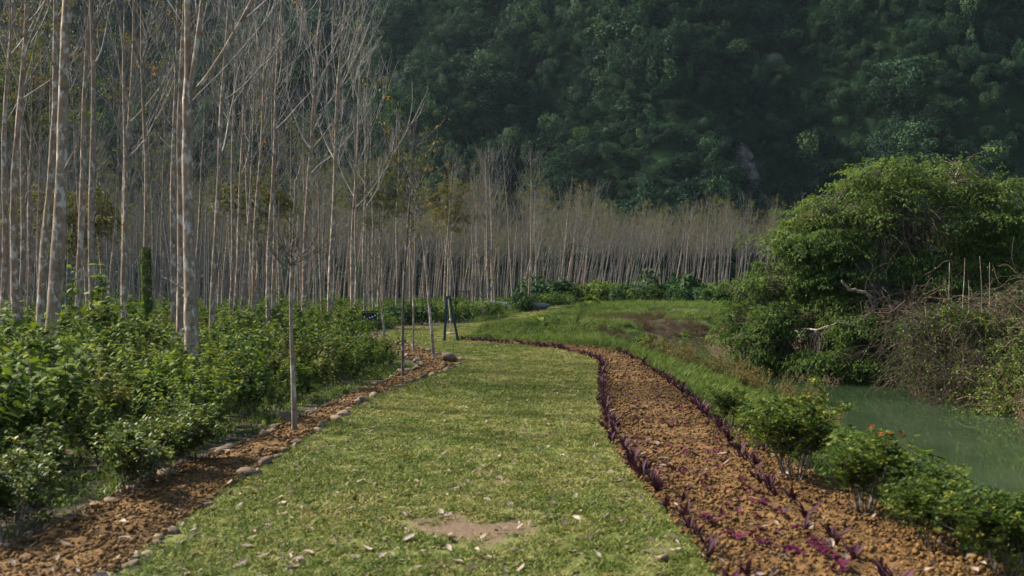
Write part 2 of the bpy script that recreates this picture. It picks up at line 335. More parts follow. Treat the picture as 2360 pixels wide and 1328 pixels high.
SOURCES = {}
def scatter(name, src, P, rot, scl, idx, label, cat):
    """one 'stuff' object: many small uncountable pieces spread over the ground"""
    c = bpy.data.collections.new(name + "_pieces")
    for i, me in enumerate(src):
        c.objects.link(bpy.data.objects.new("%s_piece_%02d" % (name, i), me))
    n = len(P); me = bpy.data.meshes.new(name); me.vertices.add(n); me.vertices.foreach_set("co", np.asarray(P, np.float32).ravel())
    for nm, ty, v in (("rot", 'FLOAT_VECTOR', rot), ("scl", 'FLOAT_VECTOR', scl)):
        a = me.attributes.new(nm, ty, 'POINT'); a.data.foreach_set("vector", np.asarray(np.broadcast_to(v if np.ndim(v) == 2 else np.asarray(v)[:, None], (n, 3)), np.float32).ravel())
    a = me.attributes.new("pick", 'INT', 'POINT'); a.data.foreach_set("value", np.asarray(idx, np.int32))
    o = put(name, me, kind="stuff", label=label, category=cat)
    g = bpy.data.node_groups.new(name, 'GeometryNodeTree')
    g.interface.new_socket("Geometry", in_out='INPUT', socket_type='NodeSocketGeometry'); g.interface.new_socket("Geometry", in_out='OUTPUT', socket_type='NodeSocketGeometry')
    N = g.nodes.new; gi, go, ip, ci = N("NodeGroupInput"), N("NodeGroupOutput"), N("GeometryNodeInstanceOnPoints"), N("GeometryNodeCollectionInfo")
    ci.inputs[0].default_value = c; ci.inputs["Separate Children"].default_value = True; ci.inputs["Reset Children"].default_value = True
    ip.inputs["Pick Instance"].default_value = True
    def at(nm, ty):
        q = N("GeometryNodeInputNamedAttribute"); q.data_type = ty; q.inputs[0].default_value = nm
        return next(s for s in q.outputs if s.enabled and s.name == "Attribute")
    e = N("FunctionNodeEulerToRotation")
    L = g.links.new; L(gi.outputs[0], ip.inputs["Points"]); L(ci.outputs[0], ip.inputs["Instance"]); L(at("pick", 'INT'), ip.inputs["Instance Index"])
    L(at("rot", 'FLOAT_VECTOR'), e.inputs[0]); L(e.outputs[0], ip.inputs["Rotation"]); L(at("scl", 'FLOAT_VECTOR'), ip.inputs["Scale"]); L(ip.outputs[0], go.inputs[0])
    md = o.modifiers.new("spread", 'NODES'); md.node_group = g
    return o
def zrot(rng, n, tilt=0.0): return np.stack([rng.normal(0, tilt, n), rng.normal(0, tilt, n), rng.uniform(0, 2 * PI, n)], 1)
def in_view(x, y, pad=0.0): return (y > 2) & (np.abs(x) < .515 * y + pad)

# ================================================================== THE SETTING
def axis(*parts): return np.unique(np.round(np.concatenate([np.arange(a, b, s) for a, b, s in parts]), 4))
gx = axis((-900, -120, 60), (-120, -30, 3), (-30, -7, .8), (-7, 5, .5), (5, 17, .3), (17, 45, 1.2), (45, 120, 5), (120, 901, 60))
gy = axis((-300, -20, 40), (-20, 6, 1.5), (6, 75, .5), (75, 130, 1.2), (130, 230, 6), (230, 1300, 60))
P, Q = sheet(lambda u, v: np.stack([u, v, land(u, v)], 1), gx, gy)
gm = MB()
dcr, scr = polydist(P[:, 0], P[:, 1], CREEK)
green = np.clip(ss(-3.5, -2.5, P[:, 0]) * ss(2, 4, P[:, 1]) + ss(60, 75, P[:, 1]) * ss(-8, 0, P[:, 0]), 0, 1) * (1 - ss(112, 122, P[:, 1]))
gm.add(P, Q, tint=green); me = gm.mesh("ground", M['ground'], True)
cut = ((scr < 0) & (dcr < 3.6) | (scr > 0) & (dcr < 2.6)) * 1.0
soil = np.clip(cut + ss(.42, .56, fbm(P[:, 0] * .3, P[:, 1] * .3, 77)) * (P[:, 1] > 58) * (P[:, 1] < 86) * (dcr < 13) * (P[:, 0] > 3), 0, 1)
a = me.attributes.new("soil", 'FLOAT', 'POINT'); a.data.foreach_set("value", soil.astype(np.float32))
structure("ground", me)

P, Q = sheet(lambda u, v: np.stack([u, v, np.full_like(u, -1.5)], 1), axis((4, 45, 2)), axis((-40, 90, 4)))
structure("water", MB().add(P, Q).mesh("water", M['water'], True))

def strip(in_, out_, step, nv, zfn, name, mat, attr=None):
    a, b = resample(in_, step), resample(out_, step); n = max(len(a), len(b))
    f = lambda p: np.stack([np.interp(np.linspace(0, 1, n), np.linspace(0, 1, len(p)), p[:, k]) for k in (0, 1)], 1)
    a, b = f(a), f(b); vs = np.linspace(0, 1, nv)
    XY = a[:, None] * (1 - vs[None, :, None]) + b[:, None] * vs[None, :, None]
    x, y = XY[..., 0].ravel(), XY[..., 1].ravel(); v = np.tile(vs, n)
    i, j = np.meshgrid(np.arange(n - 1), np.arange(nv - 1), indexing='ij'); q = i * nv + j
    Q = np.stack([q, q + nv, q + nv + 1, q + 1], -1).reshape(-1, 4)
    return structure(name, MB().add(np.stack([x, y, zfn(x, y, v)], 1), Q, tint=attr(x, y, v) if attr else .5).mesh(name, mat, True))
def bare(x, y):
    """worn patches of the lawn"""
    w = 1.15 * np.exp(-((x + .28) / .45) ** 2 - ((y - 11.6) / .55) ** 2) + 1.0 * np.exp(-((x + .3) / .55) ** 2 - ((y - 9.1) / .8) ** 2)
    w = w + .8 * np.exp(-((x - 1.25) / .3) ** 2 - ((y - 9.5) / 3.5) ** 2) + .7 * np.exp(-((x - .4) / .9) ** 2 - ((y - 15) / 2.5) ** 2) + .5 * np.exp(-((x + .2) / 1.2) ** 2 - ((y - 8) / 3) ** 2)
    return ss(.60, 1.05, w * .44 + .66 * (fbm(x * 1.1, y * 1.1, 52, 2) - .4) + 1.15 * (fbm(x * 3.4, y * 3.4, 51) - .34))
lawn_z = lambda x, y, v: land(x, y) + .012
strip(BED_L_IN, BED_R_IN, .18, 40, lawn_z, "lawn", M['lawn'], lambda x, y, v: bare(x, y))
def fan(poly, name, mat, step, zoff):
    p = np.array(poly); us = np.arange(p[:, 0].min(), p[:, 0].max(), step); vs = np.arange(p[:, 1].min(), p[:, 1].max(), step)
    P, Q = sheet(lambda u, v: np.stack([u, v, land(u, v) + zoff], 1), us, vs); c = P[Q].mean(1); Q = Q[inside(c[:, 0], c[:, 1], poly)]
    k = np.unique(Q); mp = np.zeros(len(P), int); mp[k] = np.arange(len(k))
    return structure(name, MB().add(P[k], mp[Q], tint=0.0).mesh(name, mat, True))
fan([(-4.95, 42.1)] + LAWN_FAR[1:], "lawn_path", M['lawn'], .5, .008)
bed_z = lambda x, y, v: land(x, y) - .02 + .07 * np.sin(PI * np.clip(v, 0, 1)) ** .6 + .15 * (fbm(x * 4.1, y * 4.1, 5, 5) - .45) * np.sin(PI * np.clip(v, .03, .97)) ** .5
strip(BED_R_IN, BED_R_OUT, .05, 44, bed_z, "soil_bed_right", M['soil'])
strip(BED_L_IN, BED_L_OUT, .05, 28, bed_z, "soil_bed_left", M['soil'])
POLY_R = np.concatenate([resample(BED_R_IN, .4), resample(BED_R_OUT, .4)[::-1]]); POLY_L = np.concatenate([resample(BED_L_IN, .4), resample(BED_L_OUT, .4)[::-1]])
POLY_LAWN = np.concatenate([resample(BED_L_IN, .4), resample(BED_R_IN, .4)[::-1]])

hx = axis((-420, -250, 14), (-250, 190, 3.5), (190, 421, 14)); hy = axis((170, 430, 3.5), (430, 520, 14))
P, Q = sheet(lambda u, v: np.stack([u, v, hill_h(u, v) - 1.2], 1), hx, hy)
structure("hill", MB().add(P, Q).mesh("hill", M['hill'], True))

# ------------------------------------------------------------------ jungle on the hill (reads as one mass)
def canopy_piece(seed, tall, n=1900):
    r = RNG(seed); mb = MB(); k = r.integers(7, 13)
    lc = np.c_[r.normal(0, .45, k), r.normal(0, .45, k), r.uniform(.0, .8, k) * tall]; lr = r.uniform(.2, .55, k)
    w = r.choice(k, n, p=lr ** 2 / (lr ** 2).sum()); d = unit(r.normal(size=(n, 3)) + [0, 0, .35]); c = lc[w] + d * (lr[w] * r.uniform(.75, 1.12, n))[:, None] * np.array([1, 1, .9 + .5 * (tall > 1)])
    t = unit(np.cross(d, r.normal(size=(n, 3))) + [0, 0, -.6]); nn = unit(d + [0, 0, .35] + r.normal(0, .5, (n, 3)))
    leaves(mb, c, t, nn, r.uniform(.065, .135, n), r.uniform(.04, .08, n), np.clip(r.normal(.45, .2, n) + .2 * r.normal(size=k)[w], 0, 1), .3)
    return mb.mesh("canopy", M['jungle'])
r = RNG(11); src = [canopy_piece(100 + i, t) for i, t in enumerate((.8, 1.0, .9, 2.1, 1.6, .8))]
ux, uy = r.uniform(-240, 200, 60000), r.uniform(172, 430, 60000)
gr_ = np.hypot(hill_h(ux + .7, uy) - hill_h(ux - .7, uy), hill_h(ux, uy + .7) - hill_h(ux, uy - .7)) / 1.4
sel = r.random(60000) < np.sqrt(1 + gr_ ** 2) / 2.6; ux, uy = ux[sel], uy[sel]
CLIFFS = [(51.3, 210.5, 2.2, 5.5), (49.6, 214.5, 1.6, 3.5), (61.0, 230.0, 2.6, 1.4)]
keep = (np.abs(ux) < .54 * uy + 8) & (hill_h(ux, uy) > .9) & (hill_h(ux, uy) < .36 * uy + 8)
for cx_, cy_, rx_, ry_ in CLIFFS: keep &= np.hypot((ux - cx_) / rx_, (uy - cy_ + 1) / (ry_ + 1)) > .62
P = np.stack([ux, uy, hill_h(ux, uy)], 1)[keep]; n = len(P)
big = fbm(P[:, 0] / 9, P[:, 1] / 9, 61, 2); s = 1.3 * np.exp(r.normal(.22, .40, n)) * (.8 + .9 * ss(.42, .8, big))
pick = r.choice(6, n, p=[.24, .2, .2, .1, .12, .14]); P[:, 2] += .05 * s - .3
scatter("jungle", src, P, zrot(r, n, .35), s[:, None] * np.exp(r.normal(0, .28, (n, 3))), pick, "dense dark green jungle canopy covering the steep hillside", "jungle")

# ------------------------------------------------------------------ grass
def tuft(seed, n, spread, h, mat, lean=.8, w=.012, tm=.5):
    r = RNG(seed); mb = MB(); c = np.c_[r.uniform(-spread, spread, (n, 2)), np.zeros(n)]; az = r.uniform(0, 2 * PI, n); el = r.uniform(.25, 1.35, n) if lean > .5 else r.uniform(.8, 1.45, n)
    d = np.c_[np.cos(az) * np.cos(el), np.sin(az) * np.cos(el), np.sin(el)]
    leaves(mb, c, d, np.tile([0, 0, 1.], (n, 1)) + .3 * r.normal(size=(n, 3)), h * r.uniform(.6, 1.25, n), w * r.uniform(.7, 1.3, n), np.clip(r.normal(tm, .26, n), 0, 1), .35)
    return mb.mesh("tuft", mat)
def sample(poly_test, x0, x1, y0, y1, per_m2, rng):
    n = int((x1 - x0) * (y1 - y0) * per_m2); x, y = rng.uniform(x0, x1, n), rng.uniform(y0, y1, n); k = poly_test(x, y); return x[k], y[k]
lawn_ok = lambda x, y: inside(x, y, POLY_LAWN) & in_view(x, y, .6) & (RNG(9).random(len(x)) > .86 * bare(x, y)) & (RNG(10).random(len(x)) < .35 + 1.1 * fbm(x * .9, y * .9, 88))
src = [tuft(200 + i, 60, .11, .06, M['grass'], w=.0105, tm=(.38, .45, .42, .36, .48, .8, .9, .7)[i]) for i in range(8)]
XS, YS, SS = [], [], []
r = RNG(21)
for y0, y1, dn, sc in ((6.5, 12, 120, 1.0), (12, 20, 70, 1.15), (20, 32, 34, 1.5), (32, 46, 20, 1.9)):
    x, y = sample(lawn_ok, -5.5, 3, y0, y1, dn, r); XS.append(x); YS.append(y); SS.append(sc * r.uniform(.6, 1.25, len(x)))
pl = LAWN_FAR; x, y = sample(lambda x, y: inside(x, y, pl), -7, 12, 41, 118, 7, r); XS.append(x); YS.append(y); SS.append(2.6 * r.uniform(.6, 1.2, len(x)))
x, y, s = map(np.concatenate, (XS, YS, SS)); n = len(x)
scatter("lawn_grass", src, np.stack([x, y, land(x, y) + .008], 1), zrot(r, n, .1), np.stack([s, s, s * np.where(y > 30, .55, .8)], 1), np.where(r.random(n) < .06 + .6 * ss(.46, .68, fbm(x * .7, y * .5, 93) + .14 * ss(.5, 1.4, x) + .08 * ss(12, 22, y)), r.integers(5, 8, n), r.integers(0, 5, n)), "short patchy green grass of the mown lawn path", "grass")  # yellow tufts increase up the lawn, painting its sunlit stretch into the grass colour

def bank_ok(x, y):
    d, s = polydist(x, y, CREEK)
    return ~inside(x, y, POLY_R) & ~inside(x, y, POLY_LAWN) & ~inside(x, y, LAWN_FAR) & ~inside(x, y, POLY_L) & (land(x, y) > -1.42) & ((s > 0) | (y > 60)) & (x > -2.6) & in_view(x, y, 1) & (d > 2.3)
src = [tuft(230 + i, 34, .16, .26, M['bankgrass'], .3, .014) for i in range(5)] + [tuft(240, 20, .05, .5, M['bankgrass'], .3, .012)]
XS, YS, SS = [], [], []
for y0, y1, dn, sc in ((6.5, 16, 60, .7), (16, 30, 30, .9), (30, 60, 12, 1.15), (60, 122, 6.5, 1.5)):
    x, y = sample(bank_ok, -3, 45 if y0 > 55 else 12, y0, y1, dn, r); k = r.random(len(x)) < .25 + 1.2 * fbm(x * .5, y * .5, 66)
    if y0 > 55: k &= ~((polydist(x, y, CREEK)[0] < 5.0) & (r.random(len(x)) < .85)) & (r.random(len(x)) > .9 * ss(.40, .54, fbm(x * .3, y * .3, 77)) * (y < 86) * (x > 3))
    XS.append(x[k]); YS.append(y[k]); SS.append(sc * r.uniform(.6, 1.3, k.sum()))
x, y, s = map(np.concatenate, (XS, YS, SS)); n = len(x)
scatter("bank_grass", src, np.stack([x, y, land(x, y) - .01], 1), zrot(r, n, .12), s, r.choice(6, n, p=[.19] * 5 + [.05]), "rough green grass on the creek bank and the mound", "grass")

M['drygrass'] = leaf_mat("dry_grass_blade", [(0, (.035, .022, .014)), (.5, (.08, .052, .032)), (1, (.14, .098, .06))], .3, .7, .3)
src = [tuft(250 + i, 40, .18, .5, M['drygrass'], .3, .012) for i in range(3)]
x, y = r.uniform(3, 22, 5000), r.uniform(54, 88, 5000); dc, sc_ = polydist(x, y, CREEK); k = (dc > 1.6) & (dc < 7.5) & (sc_ < 0) | (dc > 1.6) & (dc < 12) & (y > 56) & (fbm(x * .3, y * .3, 77) > .46); k &= r.random(5000) < .25 + .9 * ss(.4, .6, fbm(x * .35, y * .35, 78)); x, y = x[k], y[k]; n = len(x)
scatter("dry_grass", src, np.stack([x, y, land(x, y) - .02], 1), zrot(r, n, .15), r.uniform(.6, 1.3, n), r.integers(0, 3, n), "dry brown feathery grass on the cut bank of the mound", "grass")

# clods on the two soil beds
src = [rock_mesh("clod", M['clod'], 300 + i, 1, .5, .7) for i in range(5)]
XS, YS, SS = [], [], []
for pol in (POLY_R, POLY_L):
    for y0, y1, dn, lo in ((6, 13, 900, .013), (13, 24, 420, .017), (24, 46, 150, .024)):
        x, y = sample(lambda x, y: inside(x, y, pol) & in_view(x, y, .5), -5.6, 4.4, y0, y1, dn, r); XS.append(x); YS.append(y); SS.append(np.minimum(lo * np.exp(r.normal(-.2, .65, len(x))), lo * 2.9))
x, y, s = map(np.concatenate, (XS, YS, SS)); n = len(x)
scatter("soil_crumbs", src, np.stack([x, y, bed_z(x, y, np.full(n, .5)) + .003], 1), zrot(r, n, .4), s, r.integers(0, 5, n), "loose orange brown soil crumbs covering both planting beds", "soil")

# ================================================================== TREES
def make_rubber(seed, H, r0, lean=(0, 0), first=.36, nb=14, fork=None, k=9, tw=4, sweep=1.0):
    """returns trunk, branch meshes; fork = (height, [(dx, dy, radius share), ...])"""
    r = RNG(seed); n = 30; t = np.linspace(0, 1, n); ph = r.uniform(0, 6, 4)
    wig = lambda t: np.stack([.004 * H * np.sin(5 * t + ph[0]) + .0025 * H * np.sin(13 * t + ph[1]) - .004 * H * np.sin(ph[0]) - .0025 * H * np.sin(ph[1]),
                              .004 * H * np.sin(4.3 * t + ph[2]) + .0025 * H * np.sin(11 * t + ph[3]) - .004 * H * np.sin(ph[2]) - .0025 * H * np.sin(ph[3])], -1)
    ctr = np.c_[wig(t) + np.outer(t, lean), t * H]; ctr[0, 2] = -.25
    rad = r0 * (1 - .93 * t ** 1.15) * (1 + .3 * np.exp(-t * H / .25)); rad = np.maximum(rad, .012)
    rad = rad * (1 + .07 * r.normal(size=n) * (t < .8)); lead = [(ctr, rad, first)]; trunk = MB()
    if fork:
        hf, arms = fork; i = np.searchsorted(ctr[:, 2], hf); base = ctr[i]
        for dx, dy, sh in arms:
            q = np.linspace(0, 1, 20); L = H - hf
            c = base + np.c_[dx * q ** .8 * L + .03 * L * np.sin(4 * q), dy * q * L, q * L]
            lead.append((c, np.maximum(rad[i] * sh * (1 - .9 * q), .012), .12))
        lead[0] = (ctr, np.where(np.arange(n) > i, rad * .8, rad), max(first, hf / H + .04))
    for c, rd, _ in lead: tubes(trunk, c, rd, k, rough=.04, rng=r)
    kn = r.integers(5, 11)                                     # old branch knots on the bole
    for q in r.uniform(.06, .6, kn):
        p, _t = along(ctr[None], np.array([[q]])); az = r.uniform(0, 2 * PI); o = np.array([math.cos(az), math.sin(az), .5]); rr = np.interp(q, t, rad)
        tubes(trunk, np.stack([p[0, 0] + o * rr * .6, p[0, 0] + o * (rr * 1.12), p[0, 0] + o * (rr * 1.22)]), [rr * .42, rr * .34, rr * .12], 6)
    br = MB()
    for c, rd, f0 in lead:
        m = nb if c is ctr else max(5, nb // 2)
        tb = np.sort(r.uniform(f0, .95, m)); p, tg = along(c[None], tb[None]); p = p[0]; rl = np.interp(tb, np.linspace(0, 1, len(c)), rd)
        az = np.arange(m) * 2.4 + r.uniform(0, 6) + r.normal(0, .4, m); el = np.radians(r.uniform(34, 62, m))
        d = np.c_[np.cos(az) * np.cos(el), np.sin(az) * np.cos(el), np.sin(el)]
        L = (H * (1 - tb) * r.uniform(.42, .8, m) + r.uniform(.5, 1.3, m)) * sweep
        B = grow(p, d, L, 9, 1.1, .07, r); rb = np.clip(rl * r.uniform(.3, .55, m), .014, .07); tubes(br, B, rb[:, None] * (1 - .75 * np.linspace(0, 1, 9)), 5)
        ns = 5; ts = r.uniform(.22, .97, (m, ns)); ps, tg = along(B, ts); ps, tg = ps.reshape(-1, 3), tg.reshape(-1, 3)
        d = unit(tg + .75 * unit(r.normal(size=tg.shape)) + [0, 0, .15]); L2 = np.repeat(L, ns) * r.uniform(.22, .5, m * ns) * (1.1 - .5 * ts.ravel())
        S = grow(ps, d, L2, 6, .8, .10, r); tubes(br, S, np.repeat(rb, ns)[:, None] * .45 * (1 - .6 * np.linspace(0, 1, 6)) + .003, 4)
        ts = r.uniform(.2, 1, (m * ns, tw)); ps, tg = along(S, ts); ps, tg = ps.reshape(-1, 3), tg.reshape(-1, 3)
        d = unit(tg + .8 * unit(r.normal(size=tg.shape)) + [0, 0, .2])
        T = grow(ps, d, r.uniform(.25, .8, len(ps)), 4, .7, .12, r); tubes(br, T, .0075 * (1 - .45 * np.linspace(0, 1, 4)), 3)
    m = 5                                                       # thin dead side twigs lower down
    tb = r.uniform(.12, first, m); p, _t = along(ctr[None], tb[None]); az = r.uniform(0, 2 * PI, m)
    D = grow(p[0], np.c_[np.cos(az), np.sin(az), .5 * np.ones(m)], r.uniform(.3, 1.2, m), 5, .5, .12, r); tubes(trunk, D, .012 * (1 - .6 * np.linspace(0, 1, 5)), 4)
    return trunk, br, ctr, T
def leaf_tips(seed, tips, nclu, per, mat, Ln=.13, name="foliage"):
    r = RNG(seed); mb = MB(); w = r.integers(0, len(tips), nclu); p = tips[w, -1]
    C = np.repeat(p, per, 0) + r.normal(0, .12, (nclu * per, 3)); d = unit(r.normal(size=(nclu * per, 3)) + [0, 0, -.9])
    leaves(mb, C, d, unit(r.normal(size=C.shape) + [0, 0, .8]), Ln * r.uniform(.7, 1.2, len(C)), Ln * .38, np.clip(np.repeat(r.normal(.5, .28, nclu), per) + r.normal(0, .08, len(C)), 0, 1), .3)
    return mb.mesh(name, mat)

VAR = []
for i, (H, r0, nb) in enumerate(((15, .105, 10), (14, .10, 9), (16, .11, 11), (13.5, .095, 9), (15.5, .10, 9), (14.5, .105, 11), (13, .09, 9), (15, .10, 10))):
    rr = RNG(500 + i); tm, bm_, c, tips = make_rubber(400 + i, H, r0, rr.normal(0, .45, 2), rr.uniform(.46, .6), nb, k=8, tw=2)
    lm = leaf_tips(600 + i, tips, (0, 70, 0, 6, 0, 90, 10, 0)[i], 8, (M['olive'], M['olive'], M['olive'], M['autumn'], M['olive'], M['olive'], M['autumn'], M['olive'])[i], .14) if i in (1, 3, 5, 6) else None
    VAR.append((tm.mesh("trunk", M['bark_pale'] if i % 3 else M['bark'], True), bm_.mesh("branches", M['twig_shaded'], True), lm))

def rubber_tree(parts, loc, rz, scl, label, group=None):
    o = thing("rubber_tree", label, "tree", loc, (0, 0, rz), scl, group)
    put("trunk", parts[0], o); put("branches", parts[1], o)
    if parts[2]: put("foliage", parts[2], o)
    return o
def near_tree(seed, x, y, H, r0, lean, label, first=.4, nb=13, fork=None, autumn=0, bark='bark', tw=5):
    tm, bm_, c, tips = make_rubber(seed, H, r0, lean, first, nb, fork, 11, tw)
    lm = leaf_tips(seed + 1, tips, autumn, 9, M['autumn'], .15) if autumn else None
    return rubber_tree((tm.mesh("trunk", M[bark], True), bm_.mesh("branches", M['twig'], True), lm), (x, y, land(x, y)), 0, 1, label)
NEAR = [
    (701, -8.62, 18.3, 17, .132, (.62, .2), "thick mottled trunk on the left, closest to the camera and leaning slightly right", .55, 11, None, 0),
    (702, -6.45, 20.0, 16, .135, (-.15, .3), "pale mottled tree forking into a wide Y at the top of the photo", .5, 9, (5.9, [(.36, .1, .5), (.06, -.12, .55)]), 0),
    (703, -8.65, 26.0, 14, .105, (.1, 0), "slimmer knotted trunk close behind the wide Y forked tree", .45, 11, None, 0),
    (704, -14.9, 29.0, 15, .105, (.4, 0), "brown trunk cut by the left edge of the photo", .4, 12, None, 10),
    (705, -13.5, 27.0, 15.5, .115, (.5, 0), "straight mottled trunk second from the left edge of the photo", .42, 12, None, 0),
    (706, -11.85, 25.0, 15, .110, (.75, 0), "rusty brown trunk just left of the thickest mottled trunk", .42, 12, None, 0),
    (707, -12.2, 28.0, 15, .105, (.35, 0), "slender grey trunk right of the thickest trunk, yellow leaves beside it", .5, 10, None, 14),
    (708, -14.1, 36.0, 16, .115, (.5, 0), "tall trunk with many upswept branches between thickest trunk and Y fork", .42, 16, None, 0),
    (709, -10.55, 35.0, 16, .115, (.45, .3), "trunk rising immediately right of the wide Y forked tree", .42, 13, None, 0),
    (710, -10.5, 40.0, 15, .085, (.9, 0), "thin pale trunk leaning right, third to the right of Y fork", .42, 13, None, 0),
    (711, -9.3, 38.0, 15.5, .10, (.5, 0), "pale trunk with rough swollen bark left of the bare planted sapling", .42, 13, None, 0),
    (712, -9.25, 44.0, 17, .13, (1.0, 0), "orange stained trunk behind the bare planted sapling, leaning right", .42, 15, None, 16),
    (713, -7.7, 42.0, 17, .125, (.75, 0), "sturdy pale trunk at the right end of the tall near trees", .42, 15, None, 14),
    (714, -8.4, 52.0, 16, .10, (.5, 0), "slim white trunk just right of the sturdy pale one", .4, 14, None, 0),
    (715, -8.6, 58.0, 16, .10, (.3, 0), "bright slim trunk beside the hanging black sign", .4, 14, None, 0),
    (716, -12.6, 45.0, 16, .10, (.4, 0), "paired slim trunk midway between Y fork and orange stained trunk", .42, 14, None, 0),
]
for a_ in NEAR: near_tree(*a_)

# the plantation rows behind, each trunk that shows largest as a tree of its own
r = RNG(33); pts = []
for row, gy0 in enumerate(np.arange(26, 178, 3.4)):
    for gx0 in np.arange(-100, 100, 2.7 if gy0 < 80 else 2.5):
        x, y = gx0 + r.normal(0, .45) + (row % 2) * 1.2, gy0 + r.normal(0, .5)
        edge = np.interp(y, [0, 62, 74, 97, 118, 162], [-9.6, -9.4, -8.6, 3.2, 6, 62])
        if x < edge and in_view(x, y, 9 if y < 60 else 4) and r.random() < (.65 if y < 48 else .40 if y < 119 else .95): pts.append((x, y))
pts = np.array(pts); d0 = np.array([[a_[1], a_[2]] for a_ in NEAR])
pts = pts[np.min(np.hypot(pts[:, None, 0] - d0[None, :, 0], pts[:, None, 1] - d0[None, :, 1]), 1) > 1.6]
vis = in_view(pts[:, 0], pts[:, 1], -.4) & ((pts[:, 1] < 62) | (pts[:, 0] > -.30 * pts[:, 1])); order = np.argsort(pts[:, 1] + 1e4 * ~vis)
edge_far = (pts[:, 0] > 5) & (pts[:, 0] < 36) & (pts[:, 0] > np.interp(pts[:, 1], [118, 162], [6, 62]) - 4)
own = np.zeros(len(pts), bool); own[order[:225]] = True; own |= edge_far & (np.cumsum(edge_far) < 60)
def tree_label(x, y):
    if y > 118: return "slim bare rubber tree in the front row of the far plantation block", "front row of the far plantation"
    if y < 45: return "bare pale rubber tree standing in the green thicket among the near trunks", "plantation trees in the near thicket"
    if y < 70: return "bare slender rubber tree in the middle rows of the left plantation", "plantation trees in the middle rows"
    return "distant thin bare rubber tree in the rear rows of the left plantation", "plantation trees in the rear rows"
P, Rr, Sc, Pk = [], [], [], []
for (x, y), o_ in zip(pts, own):
    v = int(r.integers(0, 8)) if y < 124 or r.random() < .5 else int(r.choice([1, 5])); rz = r.uniform(0, 2 * PI); s = r.uniform(.78, 1.12) * (1.0 if y < 118 else r.uniform(.78, 1.0))
    if o_:
        lb, gp = tree_label(x, y); o = rubber_tree(VAR[v], (x, y, land(x, y)), rz, s, lb, gp)
        if y > 118: o.rotation_euler = (r.normal(0, .02), r.normal(.06 + .10 * math.exp(-((x - 12) / 7) ** 2), .06), r.uniform(-.6, .6))
        elif y > 60: o.rotation_euler = (r.normal(0, .02), r.normal(.015, .035), rz)
    else:
        P.append((x, y, land(x, y))); Rr.append((r.normal(0, .02), r.normal(.02, .05) if y < 118 else r.normal(.05 + .10 * math.exp(-((x - 14) / 7) ** 2), .06), rz if y < 118 else r.uniform(-.6, .6))); Sc.append(s); Pk.append(v)
def joined(v):
    mb = MB(); me = bpy.data.meshes.new("rubber_tree"); tot = []
    import bmesh
    bm = bmesh.new()
    for k_, q in enumerate(v):
        if q is None: continue
        n0 = len(bm.faces); bm.from_mesh(q); bm.faces.ensure_lookup_table()
        for f in bm.faces[n0:]: f.material_index = k_
    bm.to_mesh(me); bm.free()
    for q in v: me.materials.append((M['twig_shaded'] if q.name.startswith('trunk') else q.materials[0]) if q else M['bark'])  # massed trunks also take the twig colour darkened for shade
    return me
scatter("plantation_wood", [joined(v) for v in VAR], np.array(P), np.array(Rr), np.array(Sc), np.array(Pk), "mass of bare grey rubber trees filling the plantation below the hill", "wood")
print("trees own", int(own.sum()), "stuff", len(P))

# ------------------------------------------------------------------ slim planted saplings along the beds
def sapling(seed, x, y, H, r0, lean, label, whorl=None, nb=7, leafy=0, bark='bark_dark', bl=.9):
    r = RNG(seed); o = thing("sapling", label, "sapling", (x, y, land(x, y))); t = np.linspace(0, 1, 16)
    c = np.c_[lean[0] * t ** 1.3 + .02 * H * np.sin(5 * t + seed) * t, lean[1] * t + .012 * H * np.sin(7 * t) * t, t * H]; c[0, 2] = -.15
    stem = MB(); tubes(stem, c, np.maximum(r0 * (1 - .8 * t), .007), 9, rough=.05, rng=r); put("trunk", stem.mesh("trunk", M[bark], True), o)
    tb = np.r_[np.full(nb, whorl) + r.normal(0, .015, nb) if whorl else r.uniform(.45, .95, nb), r.uniform(.7, 1, 3)]; p, _t = along(c[None], tb[None]); m = len(tb)
    az = np.arange(m) * 2.4; B = grow(p[0], np.c_[np.cos(az), np.sin(az), np.full(m, .75)], r.uniform(.5, 1, m) * bl, 8, .6, .12, r); mb = MB(); tubes(mb, B, r0 * .30 * (1 - .7 * np.linspace(0, 1, 8)), 5)
    ts = r.uniform(.25, 1, (m, 4)); ps, tg = along(B, ts); T = grow(ps.reshape(-1, 3), unit(tg.reshape(-1, 3) + .8 * unit(r.normal(size=(m * 4, 3)))), r.uniform(.15, .5, m * 4) * bl, 5, .4, .15, r); tubes(mb, T, .006, 3)
    put("branches", mb.mesh("branches", M['bark_dark'], True), o)
    if leafy: put("foliage", leaf_tips(seed, np.concatenate([T]), leafy, 9, M['olive'], .13), o)
    return o
sapling(801, -3.41, 15.6, 4.0, .046, (-.12, .2), "bare planted sapling with a crown of twigs at eye height", .66, 10, 0, 'bark_pale')
sapling(802, -2.73, 24.9, 6.4, .043, (.1, .4), "tall dark brown planted sapling with sparse olive leaves on top", None, 9, 26, 'bark_dark', 1.3)
sapling(803, -2.46, 31.4, 6.2, .055, (-.85, .3), "grey planted sapling leaning left in the tip of the soil bed", None, 8, 8, 'bark', 1.3)
sapling(804, -3.5, 35.3, 5.2, .04, (-.12, .1), "thin straight planted sapling where the soil bed turns back", None, 6, 0, 'bark', 1.0)
sapling(805, -6.1, 47.5, 4.2, .05, (-.6, 0), "thin leaning sapling beside the end of the green thicket", None, 6, 0, 'bark', 1.0)
sapling(806, -8.6, 60, 3.6, .05, (.1, 0), "short bare sapling in front of the hanging black sign", .6, 8, 6, 'bark', 1.3)
sapling(807, -2.2, 74, 4.6, .07, (.3, 0), "small spreading tree with bent pale branches behind the swing", .35, 8, 30, 'bark_pale', 2.6)
